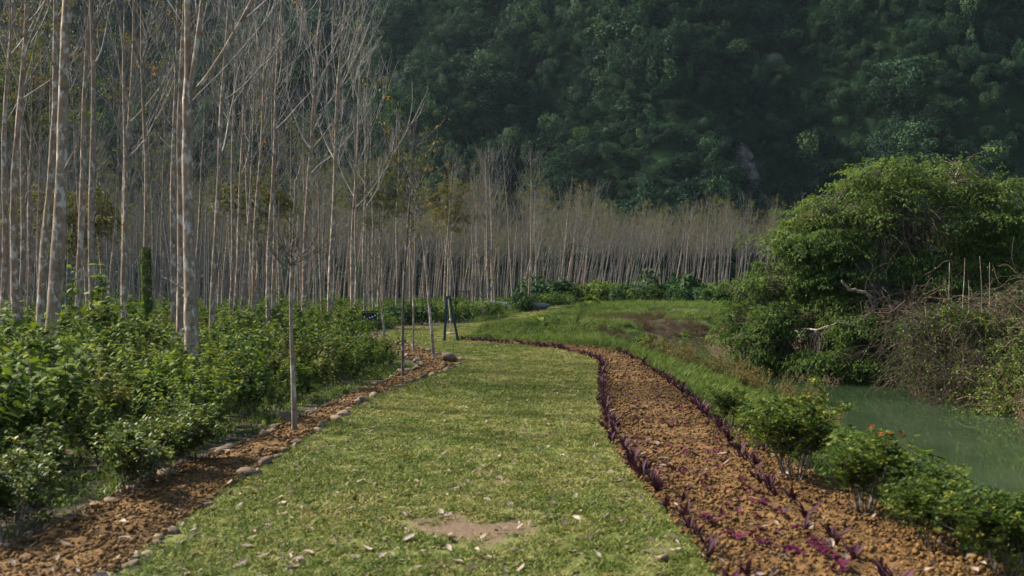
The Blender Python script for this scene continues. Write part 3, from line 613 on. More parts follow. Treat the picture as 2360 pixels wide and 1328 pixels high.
for i, (x, y, h, lb) in enumerate(((-3.4, 84, 5.0, "thin pole sapling right of the blue swing frame"), (4.3, 105, 2.9, "thin pole sapling by the left end of the far hedge"), (7.6, 103, 3.2, "thin pole sapling second from the left before the far hedge"),
                                 (10.7, 103, 4.0, "thin pole sapling in the middle before the far hedge"), (17.4, 101, 3.4, "thin pole sapling left of the bushy large leaved hedge shrub"), (19.6, 101, 3.6, "thin pole sapling at the right end of the far hedge"))):
    sapling(820 + i, x, y, h, .05, (.05, 0), lb, None, 4, 0, 'bark_pale', .6)

# ------------------------------------------------------------------ shrubs
def shrub_meshes(seed, mat, H=1.45, ns=9, per=14, leaf=.12, wid=.055, out=.32, stem='bark_dark', six=True, up=.5):
    r = RNG(seed); az = r.uniform(0, 2 * PI, ns); L = H * r.uniform(.72, 1.12, ns)
    S = grow(np.c_[.10 * np.cos(az), .10 * np.sin(az), np.full(ns, -.05)], np.c_[out * np.cos(az), out * np.sin(az), np.ones(ns)], L, 9, up, .08, r)
    st = MB(); tubes(st, S, .011 * (1 - .65 * np.linspace(0, 1, 9)) * H / 1.4, 4)
    nt_ = 5; ts = r.uniform(.3, .9, (ns, nt_)); p, tg = along(S, ts); T = grow(p.reshape(-1, 3), unit(tg.reshape(-1, 3) * .6 + unit(r.normal(size=(ns * nt_, 3))) * [1, 1, .35] + [0, 0, .35]), np.repeat(L, nt_) * r.uniform(.18, .38, ns * nt_), 6, .3, .1, r)
    tubes(st, T, .006 * H / 1.4 * (1 - .5 * np.linspace(0, 1, 6)), 3)
    fo = MB()
    for X, m, lo in ((S, per, .3), (T, max(4, per * 5 // 9), .12)):
        t = np.tile(np.linspace(lo, 1, m), (len(X), 1)) + r.normal(0, .02, (len(X), m)); p, tg = along(X, t); p, tg = p.reshape(-1, 3), tg.reshape(-1, 3); tt = t.ravel()
        for sgn in (1, -1):
            sd = unit(np.cross(tg, unit(r.normal(size=tg.shape)))); d = unit(sd * sgn + .35 * tg + [0, 0, .1] - np.outer(.5 * (1 - tt), [0, 0, 1]))
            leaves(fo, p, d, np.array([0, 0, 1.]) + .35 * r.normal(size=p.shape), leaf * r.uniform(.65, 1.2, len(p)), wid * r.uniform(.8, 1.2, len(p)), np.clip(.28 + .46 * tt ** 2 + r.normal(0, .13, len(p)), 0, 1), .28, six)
    return st.mesh("stems", M[stem], True), fo.mesh("foliage", mat)
def bush(name, parts, loc, rz, s, label, cat="shrub", group=None, tilt=(0, 0), pn=("stems", "foliage")):
    o = thing(name, label, cat, loc, (tilt[0], tilt[1], rz), s, group)
    put(pn[0], parts[0], o); put(pn[1], parts[1], o); return o

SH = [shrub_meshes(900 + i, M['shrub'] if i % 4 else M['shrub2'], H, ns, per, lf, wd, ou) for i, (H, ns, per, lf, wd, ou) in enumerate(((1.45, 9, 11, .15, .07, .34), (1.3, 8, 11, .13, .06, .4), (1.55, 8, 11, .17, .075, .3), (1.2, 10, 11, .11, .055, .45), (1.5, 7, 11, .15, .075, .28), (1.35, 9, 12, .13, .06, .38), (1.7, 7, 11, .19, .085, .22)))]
r = RNG(44); pts = []
outer = resample(BED_L_OUT, .3)
for _ in range(9000):
    y = r.uniform(8.2, 47); x = r.uniform(-.53 * y - .5, -3.4)
    ex = np.interp(y, outer[:, 1], outer[:, 0]) if y < 29.6 else np.interp(y, [29.6, 37, 42, 47], [-4.3, -5.6, -6.4, -7.0])
    gap = 1.05 if y < 13 else .55
    if x > ex - gap: continue
    if y < 10.5 and x > -4.9: continue
    q = .70 if y < 20 else .86 if y < 30 else 1.12
    if pts and np.min((np.array(pts)[:, 0] - x) ** 2 + (np.array(pts)[:, 1] - y) ** 2) < q * q: continue
    if np.min(np.hypot(d0[:, 0] - x, d0[:, 1] - y)) < .35: continue
    pts.append((x, y))
pts = np.array(pts); pts = pts[np.argsort(pts[:, 1])]
print("shrubs", len(pts))
for i, (x, y) in enumerate(pts[:300]):
    ex = np.interp(y, outer[:, 1], outer[:, 0]) if y < 29.6 else -5
    near_edge = x > ex - 1.7
    lb, gp = (("low leafy green shrub at the front of the thicket by the left stone edging", "shrubs along the left stone edging") if near_edge and y < 22 else
              ("leafy green shrub of the thicket's far end beside the planted saplings", "shrubs at the thicket's far end") if near_edge else
              ("tall leafy shrub in the thicket around the nearest mottled trunks", "shrubs round the nearest trunks") if y < 24 else
              ("light green shrub in the back of the thicket below the plantation trunks", "shrubs at the back of the thicket"))
    s = .86 * r.uniform(.8, 1.12) * (.62 if near_edge and y < 14 else .82 if near_edge else 1.0) * (1.0 + .12 * ss(26, 40, y))
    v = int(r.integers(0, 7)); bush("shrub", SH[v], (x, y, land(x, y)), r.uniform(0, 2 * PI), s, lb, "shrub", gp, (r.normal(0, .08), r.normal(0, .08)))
for i, (x, y, s, v, lb) in enumerate(((-10.9, 25.5, 1.35, 6, "tallest shoot with big leaves standing above the thicket on the left"), (-9.8, 24.5, 1.25, 2, "tall leafy shoot just right of the tallest one above the thicket"))):
    bush("shrub", SH[v], (x, y, land(x, y)), i, s, lb)
# undergrowth under the plantation, far too many to count
x = r.uniform(-75, 4, 9000); y = r.uniform(44, 122, 9000)
k = in_view(x, y, 2) & (x < np.interp(y, [44, 64, 74, 100, 122], [-8.5, -7.2, -6, 2, 3])) & (r.random(9000) < .3 + .9 * fbm(x * .12, y * .12, 4)); x, y = x[k], y[k]
x2 = r.uniform(-20, 75, 1200); y2 = r.uniform(114, 124, 1200); k = in_view(x2, y2, 2); x, y = np.r_[x, x2[k]], np.r_[y, y2[k]]; n = len(x)
def lump(seed, mat, nl=260, lf=.16):
    r = RNG(seed); mb = MB(); d = unit(r.normal(size=(nl, 3)) + [0, 0, .5]); d[:, 2] = np.abs(d[:, 2]); c = d * r.uniform(.45, 1.0, nl)[:, None] * [1, 1, .85]
    leaves(mb, c, unit(r.normal(size=(nl, 3)) + d), unit(d + [0, 0, .8]), lf * r.uniform(.6, 1.3, nl), lf * .5, np.clip(r.normal(.42, .2, nl), 0, 1), .3); return mb.mesh("lump", mat)
src = [lump(950 + i, M[('shrub', 'dark_tree', 'shrub', 'shrub2')[i]]) for i in range(4)]
scatter("undergrowth", src, np.stack([x, y, land(x, y) - .1], 1), zrot(r, n, .1), np.where(y < 80, 1.0, 1.1) * r.uniform(.5, 1.25, n), r.integers(0, 4, n), "green undergrowth beneath the plantation trunks", "undergrowth")

x = r.uniform(-16, -3, 9000); y = r.uniform(8, 42, 9000); ex = np.interp(y, outer[:, 1], outer[:, 0])
k = in_view(x, y, .5) & (x < np.where(y < 29.6, ex - .12, -3.2 - .16 * (y - 29.6))) & ~inside(x, y, POLY_L) & (x > ex - 5) & (r.random(9000) < .15 + 1.1 * fbm(x * .8, y * .8, 14)); x, y = x[k], y[k]; n = len(x)
wsrc = [tuft(1900 + i, 30, .14, .16, M['bankgrass'], .8, .016) for i in range(3)] + [lump(1910 + i, M['shrub'], 60, .3) for i in range(2)]
pk = r.choice(5, n, p=[.28, .28, .24, .1, .1]); scatter("thicket_weeds", wsrc, np.stack([x, y, land(x, y) - .01], 1), zrot(r, n, .1), np.where(pk < 3, 1.0, .18) * r.uniform(.6, 1.3, n), pk, "low weeds and grass on the thicket floor beside the stones", "weeds")
x = np.r_[r.uniform(-1.5, 30, 5200), r.uniform(3.7, 9.5, 3600)]; y = np.r_[r.uniform(45, 104, 5200), r.uniform(9, 45, 3600)]; dc, sc_ = polydist(x, y, CREEK)
k = in_view(x, y, 1) & ~inside(x, y, LAWN_FAR) & ~inside(x, y, POLY_R) & ~inside(x, y, POLY_LAWN) & (dc > 2.2) & ((sc_ > 0) | (y > 60)) & (land(x, y) > -1.4) & (r.random(len(x)) < 1.6 * ss(.38, .60, fbm(x * .28, y * .2, 15)) + .8 * (x < 6) * (y < 60) * (y > 44)); x, y, n = x[k], y[k], int(k.sum())
scatter("creeping_weeds", [lump(1920 + i, M[('shrub', 'dark_tree', 'shrub2')[i]], 130, .24) for i in range(3)], np.stack([x, y, land(x, y) - .06], 1), zrot(r, n, .1), np.c_[np.ones((n, 2)), np.full(n, .6)] * (r.uniform(.2, .6, n) * np.where(y < 45, .55, np.where((x < 6) & (y < 60), 1.15, 1.0)))[:, None], r.integers(0, 3, n), "creeping leafy weeds matting the mound and creek bank", "weeds")

# bushes behind the lawn and the far hedge
def round_bush(seed, mat, n=520, lf=.2, stem='bark_dark'):
    r = RNG(seed); mb = MB(); st = MB(); k = 7; lc = np.c_[r.normal(0, .42, (k, 2)), r.uniform(.35, .85, k)]; lr = r.uniform(.3, .5, k)
    B = grow(np.zeros((k, 3)), lc, np.linalg.norm(lc, axis=1), 5, .1, .08, r); tubes(st, B, .03 * (1 - .6 * np.linspace(0, 1, 5)), 4)
    w = r.integers(0, k, n); d = unit(r.normal(size=(n, 3)) + [0, 0, .2]); c = lc[w] + d * (lr[w] * r.uniform(.6, 1.05, n))[:, None]; c[:, 2] = np.maximum(c[:, 2], .04)
    leaves(mb, c, unit(d + .9 * r.normal(size=(n, 3)) + [0, 0, -.3]), unit(d + [0, 0, .7]), lf * r.uniform(.6, 1.25, n), lf * .5 * r.uniform(.8, 1.2, n), np.clip(r.normal(.45, .2, n), 0, 1), .3)
    return st.mesh("stems", M[stem], True), mb.mesh("foliage", mat)
RB = [round_bush(960 + i, M[('shrub', 'dark_tree', 'tree', 'dark_tree')[i]], 560, (.17, .2, .2, .26)[i]) for i in range(4)]
r = RNG(55)
for i in range(24):
    x = -9.2 + i * .62 + r.normal(0, .2); y = np.interp(x, [-9.2, -5, -1, 5.5], [62, 66, 80, 100]) + r.normal(0, 1.0) + 2.4
    bush("bush", RB[int(r.integers(0, 3))], (x, y, land(x, y) - .1), r.uniform(0, 6), r.uniform(.8, 1.5), "rounded green bush edging the far lawn behind the blue swing", "bush", "bushes edging the far lawn")
for i in range(30):
    x = 3.5 + i * .68 + r.normal(0, .2); y = 106 + r.normal(0, 1.5) - .12 * i; s = r.uniform(1.2, 2.3)
    bush("bush", RB[int(r.integers(0, 4))], (x, y, land(x, y) - .1), r.uniform(0, 6), s, "dark green bush in the hedge between the mound and the far plantation", "bush", "bushes of the far hedge")
bush("bush", RB[3], (17.2, 103.6, land(17, 103)), 1, 2.9, "largest bush of the far hedge, with big drooping dark leaves", "bush")
bush("bush", RB[3], (3.4, 103.5, land(3.4, 103)), 2, 2.6, "tall dark bush at the left end of the far hedge", "bush")
for i, (x, y, s, lb) in enumerate(((-1.6, 92, (1.7, 1.1, .9), "low grey boulder left of the others among far bushes"), (.9, 90.5, (1.4, 1.0, .75), "middle grey boulder among the far bushes"), (2.1, 88.5, (1.6, .9, .55), "flat grey boulder nearest the far lawn edge"))):
    put("boulder", rock_mesh("boulder", M['boulder'], 970 + i, 3, .35, .8), None, (x, y, land(x, y) + .5), (0, 0, i * 1.3), s, label=lb, category="boulder")

# ------------------------------------------------------------------ clipped small-leaved ixora bushes
def ixora_meshes(seed, flowers=0, n=170, wide=1.0):
    r = RNG(seed); ns = 16; az = r.uniform(0, 2 * PI, ns); S = grow(np.c_[.07 * np.cos(az), .07 * np.sin(az), np.full(ns, -.03)], np.c_[.42 * wide * np.cos(az), .42 * wide * np.sin(az), np.ones(ns)], r.uniform(.5, .8, ns), 7, .25, .08, r)
    st = MB(); tubes(st, S, .009 * (1 - .6 * np.linspace(0, 1, 7)), 4)
    p, tg = along(S, r.uniform(.5, 1, (ns, 5))); T = grow(p.reshape(-1, 3), unit(tg.reshape(-1, 3) + .9 * unit(r.normal(size=(ns * 5, 3)))), r.uniform(.12, .26, ns * 5), 4, .5, .1, r); tubes(st, T, .004, 3)
    w = r.integers(0, len(T), n); p = T[w, -1] + r.normal(0, .085, (n, 3)) + [0, 0, .02]; per = 8; fo = MB()
    a = np.tile(np.arange(per) * 2 * PI / per, n) + np.repeat(r.uniform(0, 6, n), per); el = r.uniform(.1, .9, n * per); d = np.c_[np.cos(a) * np.cos(el), np.sin(a) * np.cos(el), np.sin(el)]
    C = np.repeat(p, per, 0) + np.c_[np.zeros((n * per, 2)), np.tile(np.linspace(-.03, .02, per), n)]
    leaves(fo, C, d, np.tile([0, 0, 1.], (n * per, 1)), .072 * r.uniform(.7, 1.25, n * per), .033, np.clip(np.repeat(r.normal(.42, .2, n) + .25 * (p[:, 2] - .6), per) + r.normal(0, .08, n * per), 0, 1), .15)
    fl = None
    if flowers:
        fl = []; m = 26
        for tp in p[np.argsort(-p[:, 2])][:flowers * 3:3]:
            fb = MB(); C = tp + unit(r.normal(size=(m, 3)) + [0, 0, .4]) * .026 + [0, 0, .03]; leaves(fb, C, r.normal(size=C.shape), np.tile([0, 0, 1.], (m, 1)), .018, .011, r.random(m), .1); fl.append(fb.mesh("flower_head", M['red']))
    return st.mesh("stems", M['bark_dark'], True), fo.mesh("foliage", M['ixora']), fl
IX = [ixora_meshes(1000 + i, (0, 0, 0, 4, 0)[i], (300, 380, 220, 360, 420)[i]) for i in range(5)]
for x, y, v, s, lb in ((3.45, 15.9, 0, .7, "small globe shaped clipped shrub standing alone at the bed's far end"), (3.42, 13.6, 2, .66, "thin open clipped shrub behind the largest one on the bed edge"), (3.62, 12.3, 0, .66, "clipped shrub tucked behind the largest one on the bed edge"),
                      (3.25, 11.5, 4, 1.08, "largest bushy clipped shrub on the right bed edge"), (3.75, 10.6, 0, .66, "clipped shrub just left of the one with red flowers"), (3.45, 9.75, 3, .84, "clipped shrub bearing small red flower heads"), (3.75, 9.1, 1, .7, "dense clipped shrub right of the red flowered one"),
                      (3.55, 8.35, 4, .66, "clipped shrub with reddish bare stems near the lower right corner"), (4.1, 8.1, 1, .66, "clipped shrub at the right edge above the corner one"), (3.72, 7.5, 4, .74, "dark clipped shrub closest to the camera in the lower right corner"), (4.55, 8.0, 4, .72, "round clipped shrub right of the corner one at the photo's edge"), (4.15, 7.55, 1, .72, "clipped shrub between the corner one and the right edge"), (4.6, 8.7, 1, .66, "clipped shrub at the right edge above all others in the corner"), (4.25, 8.9, 2, .62, "loose clipped shrub by the right edge beside dark bank plants"),
                      (-4.05, 10.5, 1, .8, "low dark clipped shrub, lowest of the row along left stones"), (-4.2, 11.2, 2, .8, "second dark clipped shrub of the row along left stones"), (-4.02, 11.75, 4, .78, "third dark clipped shrub of the row along left stones"), (-3.98, 12.6, 1, .78, "fourth dark clipped shrub of the row along left stones"), (-4.25, 12.9, 0, .8, "fifth dark clipped shrub of the row, furthest up the left stones"),
                      (-4.42, 8.75, 1, .72, "clipped shrub in the lower left corner beside the stones"), (-4.75, 9.5, 4, .75, "clipped shrub behind the corner one at the left edge")):
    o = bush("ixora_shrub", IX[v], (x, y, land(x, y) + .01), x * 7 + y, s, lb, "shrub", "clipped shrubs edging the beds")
    for q in IX[v][2] or (): put("flower_head", q, o)

# ------------------------------------------------------------------ purple cordyline rows and magenta seedlings
def strap(seed, L, curve):
    r = RNG(seed); t = np.linspace(0, 1, 6); w = .042 * np.sin(PI * np.clip(t * .86 + .1, 0, 1)) ** .8; el = 1.25 - curve * t; x = np.r_[0, np.cumsum(np.cos(el[:-1]))] * L / 5; z = np.r_[0, np.cumsum(np.sin(el[:-1]))] * L / 5
    V = np.stack([np.stack([x, -w / 2, z + .18 * w], 1), np.stack([x, 0 * x, z - .12 * w], 1), np.stack([x, w / 2, z + .18 * w], 1)], 1).reshape(-1, 3)
    i, j = np.meshgrid(np.arange(5), np.arange(2), indexing='ij'); b = (i * 3 + j).ravel(); return V, np.stack([b, b + 3, b + 4, b + 1], 1), np.repeat(.25 + .5 * t, 3) + np.tile([0, .25, 0], 6)
LEAF = []
for i in range(5):
    V, Q, t = strap(i, (.22, .25, .2, .24, .18)[i], (.5, .9, 1.3, .7, 1.6)[i]); LEAF.append(MB().add(V, Q, tint=t).mesh("leaf", M['cordyline'], True))
stemm = MB(); tubes(stemm, np.array([[0, 0, -.03], [0, 0, .03], [.004, 0, .07]]), [.012, .01, .006], 6); STEM = stemm.mesh("stem", M['cordyline'], True)
def whole_cordyline(seed, nl=9):
    r = RNG(seed); mb = MB()
    for q in range(nl):
        V, Q, t = strap(q, r.uniform(.17, .26), r.uniform(.4, 1.5)); a = q * 2.4 + r.normal(0, .2); c, s_ = math.cos(a), math.sin(a); V = V @ np.array([[c, s_, 0], [-s_, c, 0], [0, 0, 1]]); mb.add(V, Q, tint=t + r.normal(0, .1))
    return mb.mesh("cordyline", M['cordyline'], True)
WC = [whole_cordyline(1100 + i) for i in range(4)]
def cordyline(x, y, rng, label, group, detailed):
    z = land(x, y) + .01; rz = rng.uniform(0, 6.28); s = rng.uniform(.65, 1.15)
    if not detailed: return put("cordyline", WC[int(rng.integers(0, 4))], None, (x, y, z), (rng.normal(0, .1), rng.normal(0, .1), rz), s, label=label, category="plant", group=group)
    o = thing("cordyline", label, "plant", (x, y, z), (rng.normal(0, .1), rng.normal(0, .1), rz), s, group); put("stem", STEM, o)
    for q in range(int(rng.integers(7, 11))): put("leaf", LEAF[int(rng.integers(0, 5))], o, (0, 0, .01 + .005 * q), (0, rng.normal(0, .12), q * 2.4 + rng.normal(0, .3)), rng.uniform(.7, 1.1))
r = RNG(66)
ROW_R = [(2.85, 5.5), (2.74, 7.7), (2.72, 8.9), (2.88, 11.8), (3.14, 14.5), (3.29, 16.4), (3.62, 20.4), (3.78, 24.3), (3.95, 30.4), (3.85, 35.5)]
for line, st0, lb, gp in ((BED_R_IN, .21, "purple strap leaved cordyline in the row between lawn and right soil bed", "cordylines along the lawn edge"), (ROW_R, .26, "purple strap leaved cordyline in the row along the right soil bed's outer side", "cordylines along the bed's outer side")):
    for (x, y) in resample(line, st0):
        if y < 7 or r.random() < (.22 if y < 10 else .1): continue
        x, y = x + r.normal(0, .05) + (.1 if line is BED_R_IN else 0), y + r.normal(0, .05)
        if not in_view(x, y, -.1): continue
        if y > 26 and r.random() < .45: continue
        cordyline(x, y, r, lb, gp, y < 15.5)
for i in range(60):
    x, y = r.uniform(-2.2, 2.0), 0; y = np.interp(x, [-2.3, .35, 2.0], [44.6, 41.6, 38.0]) + r.normal(0, .3)
    cordyline(x, y, r, "tiny purple cordyline in the strip curving behind the lawn towards the swing", "cordylines in the far strip", False)
for i in range(22):
    x = r.uniform(-.3, 1.6); cordyline(x, 71.5 - 1.6 * x + r.normal(0, .5), r, "reddish purple plant in the small patch on the mound", "purple patch on the mound", False)
def seedling(seed):
    r = RNG(seed); n = 5; a = np.arange(n) * 2.4 + r.uniform(0, 6); el = r.uniform(.15, 1.0, n); mb = MB(); tubes(mb, np.array([[0, 0, -.02], [0, 0, .03]]), .004, 4)
    leaves(mb, np.tile([0, 0, .025], (n, 1)), np.c_[np.cos(a) * np.cos(el), np.sin(a) * np.cos(el), np.sin(el)], np.tile([0, 0, 1.], (n, 1)), r.uniform(.045, .08, n), .034, np.clip(r.normal(.5, .25, n), 0, 1), .2, True); return mb.mesh("seedling", M['magenta'])
SD = [seedling(1120 + i) for i in range(5)]; cnt = 0
a_, b_ = resample(BED_R_IN, .1), np.array(ROW_R)
while cnt < 200:
    y = 7.2 + 19 * r.random() ** 1.5; x0, x1 = np.interp(y, a_[:, 1], a_[:, 0]) + .25, np.interp(y, b_[:, 1], b_[:, 0]) - .15; x = r.uniform(x0, x1)
    if fbm(x * 1.6, y * 1.1, 71, 2) < .47: continue
    put("seedling", SD[int(r.integers(0, 5))], None, (x, y, bed_z(x, y, np.array(.5)) + .0), (r.normal(0, .15), r.normal(0, .15), r.uniform(0, 6)), r.uniform(.7, 1.25), label="small magenta leaved seedling planted in the middle of right soil bed", category="seedling", group="magenta seedlings in the right bed"); cnt += 1

# ------------------------------------------------------------------ stones of the edgings
ST = [rock_mesh("stone", M['stone'], 1200 + i, 2, .3, .72) for i in range(7)]
def edging(name, line, label, y0, y1, step, size, skip):
    o = thing(name, label, "edging", (line[0][0], line[0][1], 0)); ox, oy = line[0]
    for (x, y) in resample(line, step):
        if y < y0 or y > y1 or r.random() < skip: continue
        s = size * np.exp(r.normal(-.05, .3)) * (.82 if y < 11 else 1.0); x, y = x + r.normal(0, .05), y + r.normal(0, .05)
        put("stone", ST[int(r.integers(0, 7))], o, (x - ox, y - oy, land(x, y) + s * .26), (r.normal(0, .25), r.normal(0, .25), r.uniform(0, 6.28)), (s * r.uniform(1, 1.5), s, s * r.uniform(.8, 1.1)))
edging("stone_edging", BED_L_OUT[:11], "rounded stones between left soil bed and the green thicket", 8, 30, .2, .098, .2)
edging("stone_edging", BED_L_IN[:10], "half buried stones between left soil bed and the lawn", 7.5, 32, .24, .082, .22)
edging("stone_edging", BED_L_IN[9:], "pale stones round the back of the bed's turned tip", 31, 43, .22, .10, .15)
edging("stone_edging", BED_L_OUT[10:], "stones on the inner side of the bed's turned tip", 29, 43, .24, .11, .2)
put("stone", ST[2], None, (1.23, 8.04, .05), (0, 0, 1), (.065, .055, .06), label="single pale round stone lying at the lawn edge near the bed", category="stone")
put("stone", ST[3], None, (-1.95, 30.6, .16), (0, 0, .4), (.34, .24, .24), label="largest brown stone inside the tip of the left soil bed", category="stone")

# ------------------------------------------------------------------ fallen leaves
def dry_leaf(seed):
    r = RNG(seed); u = np.linspace(0, 1, 5); v = np.linspace(-1, 1, 3); U, Vv = np.meshgrid(u, v, indexing='ij'); w = .2 * np.sin(PI * np.clip(U * .93 + .03, 0, 1)) ** .8
    z = .16 * Vv ** 2 * r.uniform(.2, 1.0) * np.sin(PI * U) + r.uniform(-.02, .22) * U ** 2 + .03 * np.sin(7 * U + Vv); i, j = np.meshgrid(np.arange(4), np.arange(2), indexing='ij'); b = (i * 3 + j).ravel()
    return MB().add(np.stack([U - .5, Vv * w, z], -1), np.stack([b, b + 3, b + 4, b + 1], 1), tint=.5).mesh("fallen_leaf", M['dry'], True)
DL = [dry_leaf(1300 + i) for i in range(6)]
def on_ground(x, y):
    if inside(np.array([x]), np.array([y]), POLY_R)[0] or inside(np.array([x]), np.array([y]), POLY_L)[0]: return float(bed_z(np.array(x), np.array(y), np.array(.5))) + .02, "bed"
    return float(land(x, y)) + .045, "lawn"
r = RNG(77); cnt = 0; made = 0; FX, FY = [], []
while cnt < 2300:
    y = 7.0 + 37 * r.random() ** 2.2; x = r.uniform(-4.4, 4.3)
    lawn_in = inside(np.array([x]), np.array([y]), POLY_LAWN)[0]; bed = inside(np.array([x]), np.array([y]), POLY_R)[0] or inside(np.array([x]), np.array([y]), POLY_L)[0]
    if not in_view(x, y, .1) or not (lawn_in or bed): continue
    if lawn_in and r.random() < .3: continue
    cnt += 1
    if cnt <= 420 and y < 22 and made < 300:
        made += 1; z, w = on_ground(x, y); lb = ("dry fallen leaf curled on the lawn grass", "fallen leaves on the lawn") if w == "lawn" else ("dry fallen leaf lying on the orange soil of the right bed", "fallen leaves on the right bed") if x > 0 else ("dry fallen leaf lying on the brown soil of the left bed", "fallen leaves on the left bed")
        put("fallen_leaf", DL[int(r.integers(0, 6))], None, (x, y, z), (r.normal(0, .22), r.normal(0, .22), r.uniform(0, 6.28)), r.uniform(.075, .145), label=lb[0], category="leaf", group=lb[1])
    else: FX.append(x); FY.append(y)
fx = np.r_[FX, r.uniform(-9, -3.4, 700)]; fy = np.r_[FY, r.uniform(9, 20, 700)]; k = in_view(fx, fy, .3); fx, fy = fx[k], fy[k]; n = len(fx)
scatter("leaf_litter", DL, np.stack([fx, fy, land(fx, fy) + .03], 1), zrot(r, n, .25), r.uniform(.06, .12, n), r.integers(0, 6, n), "scattered small dry leaves over lawn, beds and thicket floor", "leaf litter")

# ------------------------------------------------------------------ right bank: big tree, lower tree, vines
def crown(lobes, n, per, Ls, lf, seed, anchors, mat, droop=.35, wf=.42, up=.15, twig=.006, tw_mat='bark_dark', gap=.40):
    """sprays of leaves on the shells of the lobes, each on a twig that starts on the nearest anchor point"""
    r = RNG(seed); lo = np.array(lobes, float)
    sub = []
    for q in lo:
        for d_ in unit(r.normal(size=(11, 3)) + [0, 0, .25]): sub.append(np.r_[q[:3] + d_ * q[3:] * r.uniform(.6, 1.1), q[3] * r.uniform(.22, .52), q[4] * r.uniform(.22, .52), q[5] * r.uniform(.14, .30)])
    lo = np.concatenate([lo * [1, 1, 1, .62, .62, .62], np.array(sub)])
    w = lo[:, 3] * lo[:, 4] + lo[:, 3] * lo[:, 5]; k = r.choice(len(lo), n, p=w / w.sum())
    d = unit(r.normal(size=(n, 3)) + [0, 0, up]); c = lo[k, :3] + d * lo[k, 3:] * r.uniform(.55, 1.05, n)[:, None]
    keepm = fbm(c[:, 0] * 1.3 + c[:, 2], c[:, 1] * 1.1 - c[:, 2] * 2.0, seed, 3) > gap; c, d = c[keepm], d[keepm]; n = len(c)
    axd = unit(d * [1, 1, .45] + .5 * r.normal(size=(n, 3)) * [1, 1, .4] + [0, 0, -.12]); sd = unit(np.cross(axd, [0, 0, 1.]))
    L = Ls * r.uniform(.6, 1.3, n); tw = MB(); fo = MB()
    an = np.asarray(anchors); ai = np.argmin(((c[:, None] - an[None]) ** 2).sum(-1), 1); a0 = an[ai]; mid = (a0 + c) / 2 + r.normal(0, .12, (n, 3)) + [0, 0, .12]
    tubes(tw, np.stack([a0, mid, c, c + axd * L[:, None] * .6], 1), np.array([2.2, 1.6, 1.0, .5]) * twig, 3)
    s = r.uniform(-.1, 1, (n, per)); lat = r.normal(0, .3, (n, per)); C = c[:, None] + axd[:, None] * (s * L[:, None])[..., None] + sd[:, None] * (lat * L[:, None] * (1 - .5 * np.abs(s)))[..., None] - np.array([0, 0, 1.]) * (droop * (s ** 2) * L[:, None] * .6)[..., None]
    C = C.reshape(-1, 3) + r.normal(0, .04, (n * per, 3)); D = (axd[:, None] * .7 + sd[:, None] * np.sign(lat)[..., None] * .8).reshape(-1, 3) + .45 * r.normal(size=(n * per, 3)) + [0, 0, -droop]
    leaves(fo, C, D, np.array([0, 0, 1.]) + .4 * r.normal(size=C.shape), lf * r.uniform(.65, 1.25, len(C)), lf * wf * r.uniform(.8, 1.2, len(C)), np.clip(np.repeat(r.normal(.45, .17, n), per) + r.normal(0, .1, n * per), 0, 1), .3)
    return tw.mesh("twigs", M[tw_mat], True), fo.mesh("foliage", M[mat])
def limbs(paths, k=7, seed=1):
    mb = MB(); r = RNG(seed); pts = []
    for pth, r0, r1 in paths:
        p = np.array(pth, float); t = np.linspace(0, 1, len(p)); q = np.linspace(0, 1, 14); P = np.stack([np.interp(q, t, p[:, a]) for a in range(3)], 1)
        P[1:-1] = (P[:-2] + 2 * P[1:-1] + P[2:]) / 4; P[1:-1] += r.normal(0, .03, P[1:-1].shape); tubes(mb, P, np.linspace(r0, r1, 14), k, rough=.05, rng=r); pts.append(P)
    return mb, np.concatenate(pts)
def leafy_tree(name, label, base, paths, lobes, n, per, Ls, lf, seed, mat, bark='bark_dark', cat="tree", trunk_n=1, dx=0.0, **kw):
    base = (base[0] + dx, base[1], base[2]); paths = [([(a + dx, b, c) for a, b, c in p_], r0_, r1_) for p_, r0_, r1_ in paths]; lobes = [(q[0] + dx, *q[1:]) for q in lobes]
    o = thing(name, label, cat, base); b = np.array(base)
    tr, pa = limbs(paths[:trunk_n], 10, seed); put("trunk", tr.mesh("trunk", M[bark], True), o, -b)
    anc = pa
    if len(paths) > trunk_n: lm_, pb = limbs(paths[trunk_n:], 7, seed + 1); put("limbs", lm_.mesh("limbs", M[bark], True), o, -b); anc = np.concatenate([pa[4:], pb])
    tw, fo = crown(lobes, n, per, Ls, lf, seed + 2, anc, mat, **kw); put("twigs", tw, o, -b); put("foliage", fo, o, -b); return o
